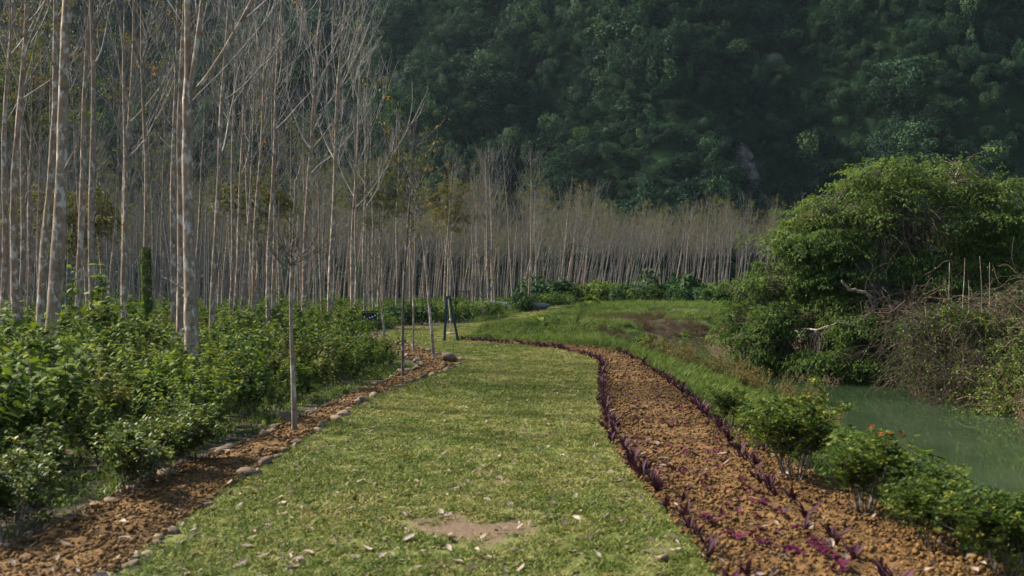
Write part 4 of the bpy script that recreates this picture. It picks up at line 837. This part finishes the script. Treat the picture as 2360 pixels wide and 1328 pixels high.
leafy_tree("spreading_tree", "tall spreading leafy tree above the creek with vines in its crown", (14.6, 38, .4),
    [([(14.6, 38, .2), (14.5, 38, 2.0), (14.5, 37.8, 3.6), (14.7, 37.8, 5.2)], .22, .12),
     ([(14.5, 38, 2.4), (12.9, 37.6, 3.6), (12.0, 37.4, 4.8), (11.3, 37.2, 5.3)], .11, .03), ([(14.5, 38, 3.0), (13.4, 37.5, 4.9), (12.9, 37.5, 6.3)], .09, .02), ([(14.6, 37.9, 3.6), (15.6, 37.6, 5.2), (16.3, 37.6, 6.9)], .10, .02),
     ([(14.6, 38, 2.6), (16.3, 37.6, 3.6), (17.9, 37.6, 5.0)], .10, .03), ([(14.6, 37.9, 1.8), (12.6, 37.2, 2.6), (10.6, 37, 3.4)], .08, .02), ([(14.6, 38, 1.8), (16.6, 37.4, 2.6), (18.6, 37.6, 3.6)], .08, .02), ([(14.7, 37.8, 4.8), (14.5, 37.7, 6.6)], .06, .02)],
    [(12.9, 37.6, 5.9, 1.9, 1.8, .95), (14.3, 37.8, 6.35, 1.6, 1.7, .75), (16.2, 37.6, 6.5, 1.7, 1.8, .85), (17.7, 37.6, 5.4, 1.7, 1.8, 1.0), (11.4, 37.4, 4.9, 1.5, 1.6, .75), (13.4, 36.8, 4.8, 1.6, 1.4, .6), (16.2, 36.8, 4.6, 1.9, 1.5, .8), (18.4, 37.6, 4.1, 1.6, 1.6, .9), (11.4, 37.4, 3.6, 1.5, 1.5, .7), (16.6, 37.2, 3.2, 1.9, 1.5, .8), (12.6, 37, 3.0, 1.6, 1.3, .8), (14.6, 36.2, 3.0, 1.5, .9, .8), (10.2, 37.6, 4.1, 1.2, 1.3, .6), (14.2, 35.8, 1.9, 1.4, .9, .6), (17.2, 36.4, 2.0, 1.6, 1.1, .7)],
    2500, 28, .72, .15, 1401, 'tree', 'bark', gap=.43, dx=.6)
leafy_tree("overhanging_tree", "bright green low tree drooping over the far side of the creek", (12.9, 36.4, .1),
    [([(12.9, 36.4, -.3), (12.5, 36.3, .6), (11.6, 36.2, 1.5), (10.4, 36.8, 2.2)], .14, .05), ([(12.6, 36.3, .4), (12.0, 35.6, 1.0), (10.6, 35.4, .9), (9.4, 36.8, .8)], .09, .03), ([(12.7, 36.3, .3), (12.4, 35.2, .3), (11.5, 34.6, -.2)], .07, .02), ([(12.5, 36.3, .8), (12.5, 35.4, 1.6), (12.0, 34.9, 1.9)], .06, .02)],
    [(9.0, 39.0, 2.1, 1.5, 1.5, 1.1), (10.6, 37.2, 2.6, 1.6, 1.5, .9), (9.6, 37.2, .7, 1.6, 1.4, 1.3), (8.9, 38.2, -.2, 1.2, 1.2, .8), (11.6, 36.4, 2.4, 1.5, 1.2, .8), (13.4, 34.6, .9, 1.1, 1.0, .8), (12.8, 36.0, 2.9, 1.6, 1.0, .8), (10.6, 36.8, 3.6, 1.4, 1.1, .7), (14.2, 35.6, 2.2, 1.4, .9, .8), (11.8, 36.4, 4.0, 1.4, 1.0, .7), (11.5, 35.8, 1.1, 1.5, 1.4, 1.1), (11.0, 35.2, -.3, 1.5, 1.2, .75), (12.5, 34.9, .2, 1.2, 1.2, 1.1), (12.1, 34.4, -.75, 1.1, 1.0, .5), (8.6, 40, .7, 1.2, 1.3, 1.0), (12.6, 35.6, 1.7, 1.3, 1.2, .7)],
    4800, 30, .58, .135, 1421, 'tree', 'bark', droop=.5, gap=.34, dx=.75)
leafy_tree("shaded_tree", "dark green tree behind the vines at the right edge", (20.5, 43, .4),
    [([(20.5, 43, .2), (20.4, 43, 2), (20.8, 43, 4.4)], .2, .06), ([(20.4, 43, 1.6), (18.8, 42.5, 2.8)], .08, .02), ([(20.5, 43, 2), (22.4, 42.6, 3.6)], .08, .02)],
    [(20, 43, 4.3, 2.3, 2, 1.3), (22.6, 43, 4.4, 2.4, 2, 1.5), (19, 42.4, 2.6, 1.9, 1.6, 1.2), (21.6, 42, 2.4, 2.2, 1.6, 1.4), (18.3, 41.6, 1.2, 1.6, 1.4, 1.0)], 900, 26, .6, .14, 1441, 'dark_tree')

def tangle(name, label, lobes, n, L, seed, base, cat="vine", mat='vine', g=1.1, rad=.0075, leaf=0, lmat='shrub', lf=.08):
    r = RNG(seed); lo = np.array(lobes, float); o = thing(name, label, cat, base); b = np.array(base); k = r.integers(0, len(lo), n)
    d = unit(r.normal(size=(n, 3)) + [0, -.2, .6]); p = lo[k, :3] + d * lo[k, 3:] * r.uniform(.5, 1.05, n)[:, None]
    dd = unit(r.normal(size=(n, 3)) * [1, 1, .6]); P = grow(p, dd, L * r.uniform(.4, 1.3, n), 12, -g, .24, r); P[..., 2] = np.maximum(P[..., 2], np.minimum(land(P[..., 0], P[..., 1]) + .02, P[:, :1, 2]))
    P[..., 2] = np.maximum(P[..., 2], -1.42)
    mb = MB(); tubes(mb, P, (rad * np.exp(r.normal(0, .35, n)))[:, None] * np.ones(12), 3); put("strands", mb.mesh("strands", M[mat], True), o, -b)
    if leaf:
        fo = MB(); w = r.integers(0, n, leaf); ti = r.random((leaf, 1)); C, tg = along(P[w], ti); C = C[:, 0] + r.normal(0, .06, (leaf, 3)); leaves(fo, C, r.normal(size=C.shape) + [0, 0, -.5], unit(r.normal(size=C.shape) + [0, -.4, .8]), lf * r.uniform(.7, 1.3, leaf), lf * .6, np.clip(r.normal(.45, .2, leaf), 0, 1), .25); put("foliage", fo.mesh("foliage", M[lmat]), o, -b)
    return o
tangle("vine_thicket", "large tangle of dry brown vines overhanging the creek bank", [(12.9, 31, .95, 1.2, 1.0, .8), (13.8, 30.8, .9, 1.1, 1.0, .8), (12.3, 30.0, .1, .8, .8, .7), (13.2, 29.4, -.1, 1.0, .8, .8), (12.6, 28.4, -.5, .7, .8, .6)], 760, 2.0, 1501, (13, 31, .3), leaf=2200)
tangle("vine_thicket", "heap of dry brown vines climbing at the right edge", [(15.3, 30.5, 1.5, 1.0, .9, .9), (15.4, 30.2, .6, .9, .8, .8), (14.7, 30.6, .9, .7, .8, .6), (16.4, 30.6, 2.0, 1, .9, .9)], 520, 1.5, 1511, (15, 31, .4), leaf=900)
tangle("vine_curtain", "brown vine curtain hanging in the middle of the tall tree", [(14.3, 36.6, 4.6, 1.2, .5, .45), (14.7, 36.7, 3.6, .5, .4, .8)], 420, 1.8, 1521, (14.5, 36.8, 3.0), g=1.6, rad=.010)
tangle("vine_curtain", "thin brown creepers hanging below the tall tree's trunk", [(14.2, 35.0, 1.8, 1.4, .5, .5), (13.2, 34.2, 1.4, .8, .5, .5)], 260, 2.2, 1531, (14, 35, 1.0), g=1.2)
tangle("leafy_climber", "green leafy climber draping down to the water at right edge", [(13.3, 26.6, -.5, .8, .6, .8), (14.2, 27.0, .2, .8, .7, .8), (12.7, 25.8, -1.0, .7, .5, .4), (13.6, 24.6, -.7, 1.0, .6, .7)], 320, 1.3, 1541, (13.4, 26.6, -.6), "climber", leaf=6500, lmat='shrub', lf=.09)
tangle("leafy_climber", "green leaves creeping over the brown vines near the bare stems", [(13.6, 30.2, 1.4, .9, .5, .4), (14.3, 30.0, .8, .8, .5, .6)], 120, 1.0, 1551, (13.6, 30.3, 1.0), "climber", leaf=1500, lmat='shrub', lf=.09)
leafy_tree("shade_fill_shrub", "added dark shrub filling in shade behind the brown vines on the bank", (14.2, 32.2, .3), [([(14.2, 32.2, .1), (14.1, 32.1, 1.0), (13.9, 32, 1.6)], .06, .02)],
    [(13.2, 31.8, .6, 1.1, .7, .9), (14.4, 31.8, .8, 1.2, .7, 1.0), (15.6, 31.8, 1.0, 1.2, .8, 1.0), (13.0, 31.0, -.6, .9, .6, .6), (14.2, 30.6, -.5, 1.0, .6, .6), (15.2, 29.6, -.3, .9, .7, .8)], 700, 26, .4, .11, 1571, 'dark_tree', cat="shrub", gap=.2)  # extra dark foliage placed behind the vines to stand in for shade
r = RNG(88)
for i, (px_, h, lb) in enumerate(((13.1, 2.9, "bare upright stem leaning left above the brown vines"), (13.45, 3.6, "tallest bare upright stem above the brown vines"), (13.72, 3.4, "bare upright stem just right of the tallest"), (13.92, 2.6, "short bare upright stem above the brown vines"), (14.22, 3.3, "bare twin topped stem right of the others"), (14.36, 3.1, "rightmost bare upright stem above the vines"))):
    z0 = land(px_, 30.6); mb = MB(); t = np.linspace(0, 1, 9)
    tubes(mb, np.c_[(-.35 if i == 0 else r.normal(0, .08)) * t + .03 * np.sin(6 * t + i), .05 * t, -.1 + t * h], .02 * (1 - .55 * t), 5, rough=.05, rng=r); put("dead_sapling", mb.mesh("dead_sapling", M['bark_pale'], True), None, (px_, 30.4 + r.normal(0, .2), z0), label=lb, category="stem")
for i, (pth, rr0, lb) in enumerate((([(12.7, 35.0, 1.95), (12.3, 34.7, 2.2), (11.7, 34.6, 2.25), (11.45, 34.5, 2.6)], .075, "pale broken bough lying across the low tree's crown"), ([(11.9, 34.3, 1.0), (11.2, 34.2, 1.15), (10.8, 34.2, .95)], .045, "short pale dead branch in the low tree's foliage"))):
    mb, _p = limbs([(pth, rr0, rr0 * .45)], 8, 40 + i); put("dead_bough", mb.mesh("dead_bough", M['bark_pale'], True), None, label=lb, category="branch")

# near creek bank: bronze shrubs, dark plants, fern, big leaves
BZ = [shrub_meshes(1600 + i, M['bronze'], 1.0, 10, 12, .10, .032, .6, 'bark', False, .1) for i in range(3)] + [shrub_meshes(1610 + i, M['dark_tree'], .8, 8, 10, .13, .055, .5, 'bark_dark', True) for i in range(2)]
r = RNG(99)
for i, (x, y) in enumerate(((5.3, 36.5), (6.3, 37.5), (6.0, 34.0), (7.0, 34.8), (7.6, 33.0), (6.6, 31.6), (7.4, 30.2), (8.2, 31.0), (6.7, 28.6), (7.6, 27.6), (8.4, 28.6), (7.1, 25.6), (8.0, 24.8), (8.5, 26.4), (7.3, 23.0), (8.1, 22.2), (7.2, 20.6), (7.9, 19.6), (5.9, 39.5), (7.4, 38.0), (8.7, 30.0))):
    lb, gp = ("bronze leaved shrub on the near creek bank below the low tree", "bronze shrubs on the near bank") if y > 27 else ("olive leaved shrub at the water's edge of the near bank", "shrubs at the water's edge")
    bush("bank_shrub", BZ[i % 3], (x, y, land(x, y) - .03), r.uniform(0, 6), r.uniform(.75, 1.15) * (1.0 if y > 28 else .62 if y > 24 else .42), lb, "shrub", gp)
for i, (x, y, s) in enumerate(((4.9, 10.2, .66), (5.4, 10.9, .7), (5.1, 9.5, .66), (4.7, 9.3, .6), (5.7, 11.8, .66), (5.5, 10.0, .7), (6.3, 12.6, .6), (4.9, 8.9, .6), (4.4, 12.2, .5), (4.5, 13.4, .5), (5.2, 13.2, .55))):
    bush("bank_plant", BZ[3 + i % 2], (x, y, land(x, y) - .02), r.uniform(0, 6), s, "dark glossy leaved plant on the near bank beside the open water", "plant", "dark plants on the near bank")
def big_leaf_plant(name, label, base, spec, mat, seed, stem_r=.012, cat="plant"):
    r = RNG(seed); o = thing(name, label, cat, base)
    for (dx, dy, h, L, az) in spec:
        st = MB(); t = np.linspace(0, 1, 6); tubes(st, np.c_[dx * t ** 1.5, dy * t ** 1.5, -.05 + (h + .05) * t], stem_r * (1 - .5 * t), 5); put("stalk", st.mesh("stalk", M['shrub'], True), o)
        u = np.linspace(0, 1, 6); v = np.linspace(-1, 1, 5); U, Vv = np.meshgrid(u, v, indexing='ij'); w = .42 * np.sin(PI * np.clip(U * .82 + .16, 0, 1)) ** .7; X = (U - .15) * L; Y = Vv * w * L; Z = -.35 * L * U ** 2 + .10 * L * np.abs(Vv) * w * 2 + .02 * L * np.sin(8 * U)
        c, s_ = math.cos(az), math.sin(az); i, j = np.meshgrid(np.arange(5), np.arange(4), indexing='ij'); b = (i * 5 + j).ravel()
        put("leaf", MB().add(np.stack([dx + c * X - s_ * Y, dy + s_ * X + c * Y, h + Z], -1), np.stack([b, b + 5, b + 6, b + 1], 1), tint=.62 + r.normal(0, .1)).mesh("leaf", M[mat], True), o)
    return o
big_leaf_plant("taro_plant", "plant with broad pale green leaves on the near creek bank", (4.75, 14.3, land(4.75, 14.3)), [(-.18, 0, .42, .40, 2.6), (.12, -.1, .5, .42, -.4), (.02, -.2, .30, .34, -1.6)], 'shrub', 1)
big_leaf_plant("broadleaf_seedling", "young plant with a yellowish upright leaf against the water", (5.35, 12.9, land(5.35, 12.9)), [(0, 0, .62, .26, 1.2), (.1, 0, .55, .26, .1), (-.12, 0, .5, .24, 3.0), (0, -.1, .45, .22, -1.5)], 'shrub', 2)
big_leaf_plant("broadleaf_seedling", "leaning bare stemmed young tree with large leaves on the mound", (3.2, 50.5, land(3.2, 50.5)), [(.9, 0, 1.5, .5, .2), (.75, .1, 1.6, .5, 2.0), (.6, -.1, 1.35, .45, -1.4), (1.0, -.1, 1.3, .45, -.7), (.5, .1, 1.5, .45, 3.0), (.3, 0, 1.2, .4, 2.4)], 'shrub', 3, .02)
big_leaf_plant("broadleaf_seedling", "young plant with large pale leaves at the mound's crest by the lawn", (1.4, 50.2, land(1.4, 50.2)), [(.2, 0, .5, .5, .3), (-.2, 0, .45, .5, 2.8), (0, -.2, .4, .45, -1.4), (0, .1, .55, .4, 1.5)], 'shrub', 4, .02)
for i, (x, y, h, lb) in enumerate(((8.0, 46, 1.9, "tall spindly weed with pale leaves before the cut bank"), (6.6, 43.0, 1.0, "leafy weed at the bank edge right of the bed's end"), (5.6, 41.5, .8, "small leafy weed where the soil bed bends"))):
    q = [(r.normal(0, .08), r.normal(0, .08), h * f, .30, r.uniform(0, 6)) for f in np.linspace(.35, 1, 9)]; big_leaf_plant("weed", lb, (x, y, land(x, y)), q, 'shrub', 10 + i, .012)
for i, (x, y, s) in enumerate(((6.6, 52, 1.0), (7.2, 55, .9), (8.5, 47.5, .9), (7.0, 48.5, .8), (11.5, 62.3, 1.1), (14.0, 65.2, 1.0), (16.5, 66, 1.0), (10.6, 50.5, 1.0), (12.2, 47, 1.2), (12.8, 53, 1.1))):
    bush("bush", RB[1 if i % 2 else 0], (x, y, land(x, y) - .15), r.uniform(0, 6), s, "dark bush growing in the hollow in front of the brown cut bank", "bush", "bushes in the creek hollow")
o = thing("fern", "bright green fern frond arching beside the water", "fern", (4.85, 11.3, land(4.85, 11.3)))
for q, az in enumerate((.35, 1.6, 2.8, -.6)):
    t = np.linspace(0, 1, 12); L = .62 if q == 0 else .45; c = np.c_[np.cos(az) * L * t * .8, np.sin(az) * L * t * .8, .18 + .55 * L * np.sin(1.9 * t)]; st = MB(); tubes(st, c, .006 * (1 - .6 * t), 4)
    tt = np.repeat(np.linspace(.15, .97, 15), 2); p, tg = along(c[None], tt[None]); sg = np.tile([1, -1], 15)[:, None]; sd_ = unit(np.cross(tg[0], [0, 0, 1.])) * sg
    leaves(st, p[0], sd_ + .35 * tg[0] + [0, 0, -.2], np.tile([0, 0, 1.], (30, 1)), .16 * np.sin(PI * np.clip(tt * .85 + .15, 0, 1)) * L / .62, .028, .85, .2, True); put("frond", st.mesh("frond", M['shrub']), o)

# leafy evergreen trees standing among the left trunks
for i, (x, y, z, sc, lb, mt) in enumerate(((-22.5, 46, 11.5, 1.3, "leafy green tree top at the upper left corner", 'tree'), (-22.0, 50, 6.0, 1.1, "olive leafy tree behind trunks at the left edge", 'olive'), (-15.5, 60, 7.5, 1.0, "half hidden leafy green tree behind the Y forked trunk", 'olive'), (-10.5, 78, 9.5, 1.3, "olive crowned tree among the bare tops left of the hill's foot", 'olive'), (-6.0, 92, 10.0, 1.3, "olive leafy treetop above the swing", 'olive'))):
    leafy_tree("leafy_tree", lb, (x, y, 0), [([(x, y, 0), (x + .2, y, z * .6), (x, y, z)], .12, .04), ([(x, y, z * .55), (x + 1.2, y, z)], .05, .02), ([(x, y, z * .6), (x - 1.3, y, z + .5)], .05, .02)],
        [(x, y, z + .8, 1.7 * sc, 1.5 * sc, 1.3 * sc), (x + 1.3 * sc, y, z - .2, 1.4 * sc, 1.3 * sc, 1.0 * sc), (x - 1.4 * sc, y, z + .1, 1.4 * sc, 1.3 * sc, 1.1 * sc), (x, y, z - 1.4, 1.1 * sc, 1.1 * sc, .8 * sc)], 420, 18, .6, .17, 1700 + i * 10, mt, 'bark')
# ivy-clad trunk
o = rubber_tree(VAR[1], (-11.95, 33.0, land(-11.95, 33)), .4, 1.0, "trunk thickly wrapped in bright green ivy"); r = RNG(5); n = 1300; q = r.random(n) ** .9 * 3.7; a = r.uniform(0, 2 * PI, n)
cc = np.array(VAR[1][0].vertices[0].co[:]); fo = MB(); tv = np.array([v.co[:] for v in VAR[1][0].vertices][:240]).reshape(30, 8, 3).mean(1); px_ = np.stack([np.interp(q, tv[:, 2], tv[:, 0]), np.interp(q, tv[:, 2], tv[:, 1]), q], 1)
dv = np.c_[np.cos(a), np.sin(a), np.zeros(n)]; leaves(fo, px_ + dv * (.10 + .06 * r.random(n))[:, None], dv * .4 + [0, 0, -1.], dv + [0, 0, .5], .1 * r.uniform(.7, 1.2, n), .075, np.clip(r.normal(.55, .15, n), 0, 1), .2); put("ivy", fo.mesh("ivy", M['shrub']), o)

# ------------------------------------------------------------------ swing, signs, tarp
def bar(p, q, w, name, mat, parent, d=None, bev=.008):
    import bmesh
    p, q = np.array(p, float), np.array(q, float); ax = unit(q - p); s = unit(np.cross(ax, [0, 1., 0] if abs(ax[1]) < .9 else [1., 0, 0])); v = np.cross(ax, s); d = d or w
    bm = bmesh.new(); vs = [bm.verts.new(e + s * w / 2 * a + v * d / 2 * b) for e in (p, q) for a, b in ((-1, -1), (1, -1), (1, 1), (-1, 1))]
    for f in ((3, 2, 1, 0), (4, 5, 6, 7), (0, 1, 5, 4), (1, 2, 6, 5), (2, 3, 7, 6), (3, 0, 4, 7)): bm.faces.new([vs[i] for i in f])
    bmesh.ops.bevel(bm, geom=bm.edges[:], offset=bev, segments=2, affect='EDGES'); me = bpy.data.meshes.new(name); bm.to_mesh(me); bm.free(); me.materials.append(mat); return put(name, me, parent)
sx, sy = -2.86, 44.6
sw = thing("swing", "dark blue steel A frame swing with rope hung seat", "swing", (sx, sy, land(sx, sy)), (0, 0, math.atan2(-sx, sy)))
for yy in (-.12, 1.7):
    bar((-.17, yy, -.1), (-.06, yy, 1.95), .11, "leg", M['blue'], sw); bar((.46, yy, -.1), (.07, yy, 1.95), .11, "leg", M['blue'], sw); bar((-.13, yy, 1.95), (.13, yy, 1.95), .10, "cap_plate", M['blue'], sw, .14)
bar((0, -.18, 2.0), (0, 1.78, 2.0), .10, "top_beam", M['blue'], sw)
mb = MB(); tubes(mb, np.array([[0, .75, 1.96], [.06, .73, 1.4], [.10, .72, .92]]), .022, 6)
for a in range(4): tubes(mb, np.array([[.10, .72, .92], [.12 + .13 * math.cos(a * PI / 2 + .5), .72 + .13 * math.sin(a * PI / 2 + .5), .33]]), .010, 5)
put("rope", mb.mesh("rope", M['rope'], True), sw); mb = MB(); tubes(mb, np.array([[.10, .72, .86], [.10, .72, .90], [.10, .72, .95], [.10, .72, .99]]), [.02, .05, .05, .02], 8); put("knot", mb.mesh("knot", M['rope'], True), sw)
mb = MB(); tubes(mb, np.array([[.12, .72, .28], [.12, .72, .29], [.12, .72, .325], [.12, .72, .335]]), [.18, .2, .2, .18], 20, cap=True); put("seat", mb.mesh("seat", M['wood'], True), sw)
def sign(name, label, x, y, h, w, panel, arm_left):
    o = thing(name, label, "sign post", (x, y, land(x, y))); bar((0, 0, -.2), (0, 0, h), .06, "post", M['black'], o); sgn = -1 if arm_left else 1
    bar((-.03 * sgn, 0, h - .03), (w * sgn, 0, h - .03), .05, "arm", M['black'], o)
    if panel:
        p = bar(((w + .02) * sgn, 0, h - .3), (.12 * sgn, 0, h - .3), .42, "panel", M['black'], o, .03, .004); mb = MB(); rr = RNG(3)
        for q in range(5):
            xx = sgn * (.22 + .15 * q); zz = h - .36 + rr.normal(0, .05); ww = rr.uniform(.03, .06); mb.add([(xx - ww, -.019, zz - .03), (xx + ww, -.019, zz - .03), (xx + ww * .7, -.019, zz + .05), (xx - ww * .9, -.019, zz + .03)], [(0, 1, 2, 3)])
        put("mark", mb.mesh("mark", M['white']), p)
        for xx in (.25, w - .15): bar((sgn * xx, 0, h - .1), (sgn * xx, 0, h - .05), .015, "hanger", M['black'], o, None, .002)
    else: bar((sgn * w * .9, 0, h - .28), (sgn * w * .9, 0, h - .03), .04, "hook", M['black'], o)
sign("hanging_sign", "black post with a hanging black sign panel behind the thicket", -7.55, 56.5, 1.1, .95, True, True)
sign("lamp_post", "black post with a short side arm behind the swing's top", -3.75, 66, 2.25, 1.0, False, False)
sign("lamp_post", "thin black post with a side arm in the far hedge", 12.4, 102.5, 1.85, .75, False, False)
mb = MB(); rr = RNG(8); U, Vv = np.meshgrid(np.linspace(-1, 1, 12), np.linspace(-1, 1, 9), indexing='ij'); Z = .32 * (1 - np.maximum(np.abs(U), np.abs(Vv)) ** 2) + .12 * (fbm(U * 2 + 5, Vv * 2 + 3, 2) - .4); i, j = np.meshgrid(np.arange(11), np.arange(8), indexing='ij'); b = (i * 9 + j).ravel()
put("tarpaulin", mb.add(np.stack([U * .45, Vv * .35, np.maximum(Z, -.02)], -1), np.stack([b, b + 9, b + 10, b + 1], 1)).mesh("tarpaulin", M['tarp'], True), None, (-11.0, 43.5, land(-11, 43.5) + .75), (0, 0, .3), label="crumpled dark blue tarpaulin seen between the trunks", category="tarpaulin")

# limestone showing through the jungle
for i, (x, y, rx, ry) in enumerate(CLIFFS):
    rag = lambda u, v: .55 + .9 * fbm(u * .9, v * .5, 90 + i, 2)
    fn = lambda u, v: np.stack([x + u, y + v, hill_h(x + u, y + v) + 2.6 * (1 - np.clip(np.hypot(u / rx, v / ry) / rag(u + 9, v + 9), 0, 2) ** 2) - (.6, .6, 1.6)[i] + 2.2 * (fbm((x + u) * .8, (y + v) * .8, 7 + i, 4) - .5)], 1)
    P, Q = sheet(fn, np.linspace(-rx * 1.3, rx * 1.3, 36), np.linspace(-ry * 1.3, ry * 1.3, 36))
    put("rock_outcrop", MB().add(P, Q).mesh("rock_outcrop", M['cliff']), None, label=("pale limestone cliff showing low on the jungle hillside", "small bare rock face beside the pale limestone cliff", "grey rock ledge high on the jungle hillside")[i], category="rock")

x, y = r.uniform(8.5, 13, 500), r.uniform(14, 34, 500); k = land(x, y) < -1.55; x, y = x[k], y[k]; n = len(x)
scatter("floating_leaves", DL, np.stack([x, y, np.full(n, -1.497)], 1), zrot(r, n, .02), np.c_[np.ones((n, 2)), np.full(n, .15)] * r.uniform(.02, .075, n)[:, None], r.integers(0, 6, n), "specks of leaf debris floating on the green water", "debris")

# ------------------------------------------------------------------ haze
hz, nt, nd = new_mat("haze_air"); pv = nd("ShaderNodeVolumePrincipled"); pv.inputs["Density"].default_value = .00006; pv.inputs["Color"].default_value = (.62, .82, .95, 1); pv.inputs["Anisotropy"].default_value = .2
ho = nd("ShaderNodeOutputMaterial"); nt.links.new(pv.outputs[0], ho.inputs["Volume"])
x0, x1, y0, y1, z0, z1 = -1000, 1000, -400, 1400, -4, 150
put("haze", MB().add([(x, y, z) for z in (z0, z1) for x, y in ((x0, y0), (x1, y0), (x1, y1), (x0, y1))], [(3, 2, 1, 0), (4, 5, 6, 7), (0, 1, 5, 4), (1, 2, 6, 5), (2, 3, 7, 6), (3, 0, 4, 7)]).mesh("haze", hz), kind="stuff", label="thin pale air haze over the whole valley", category="haze")
print("objects", len(SC.objects))
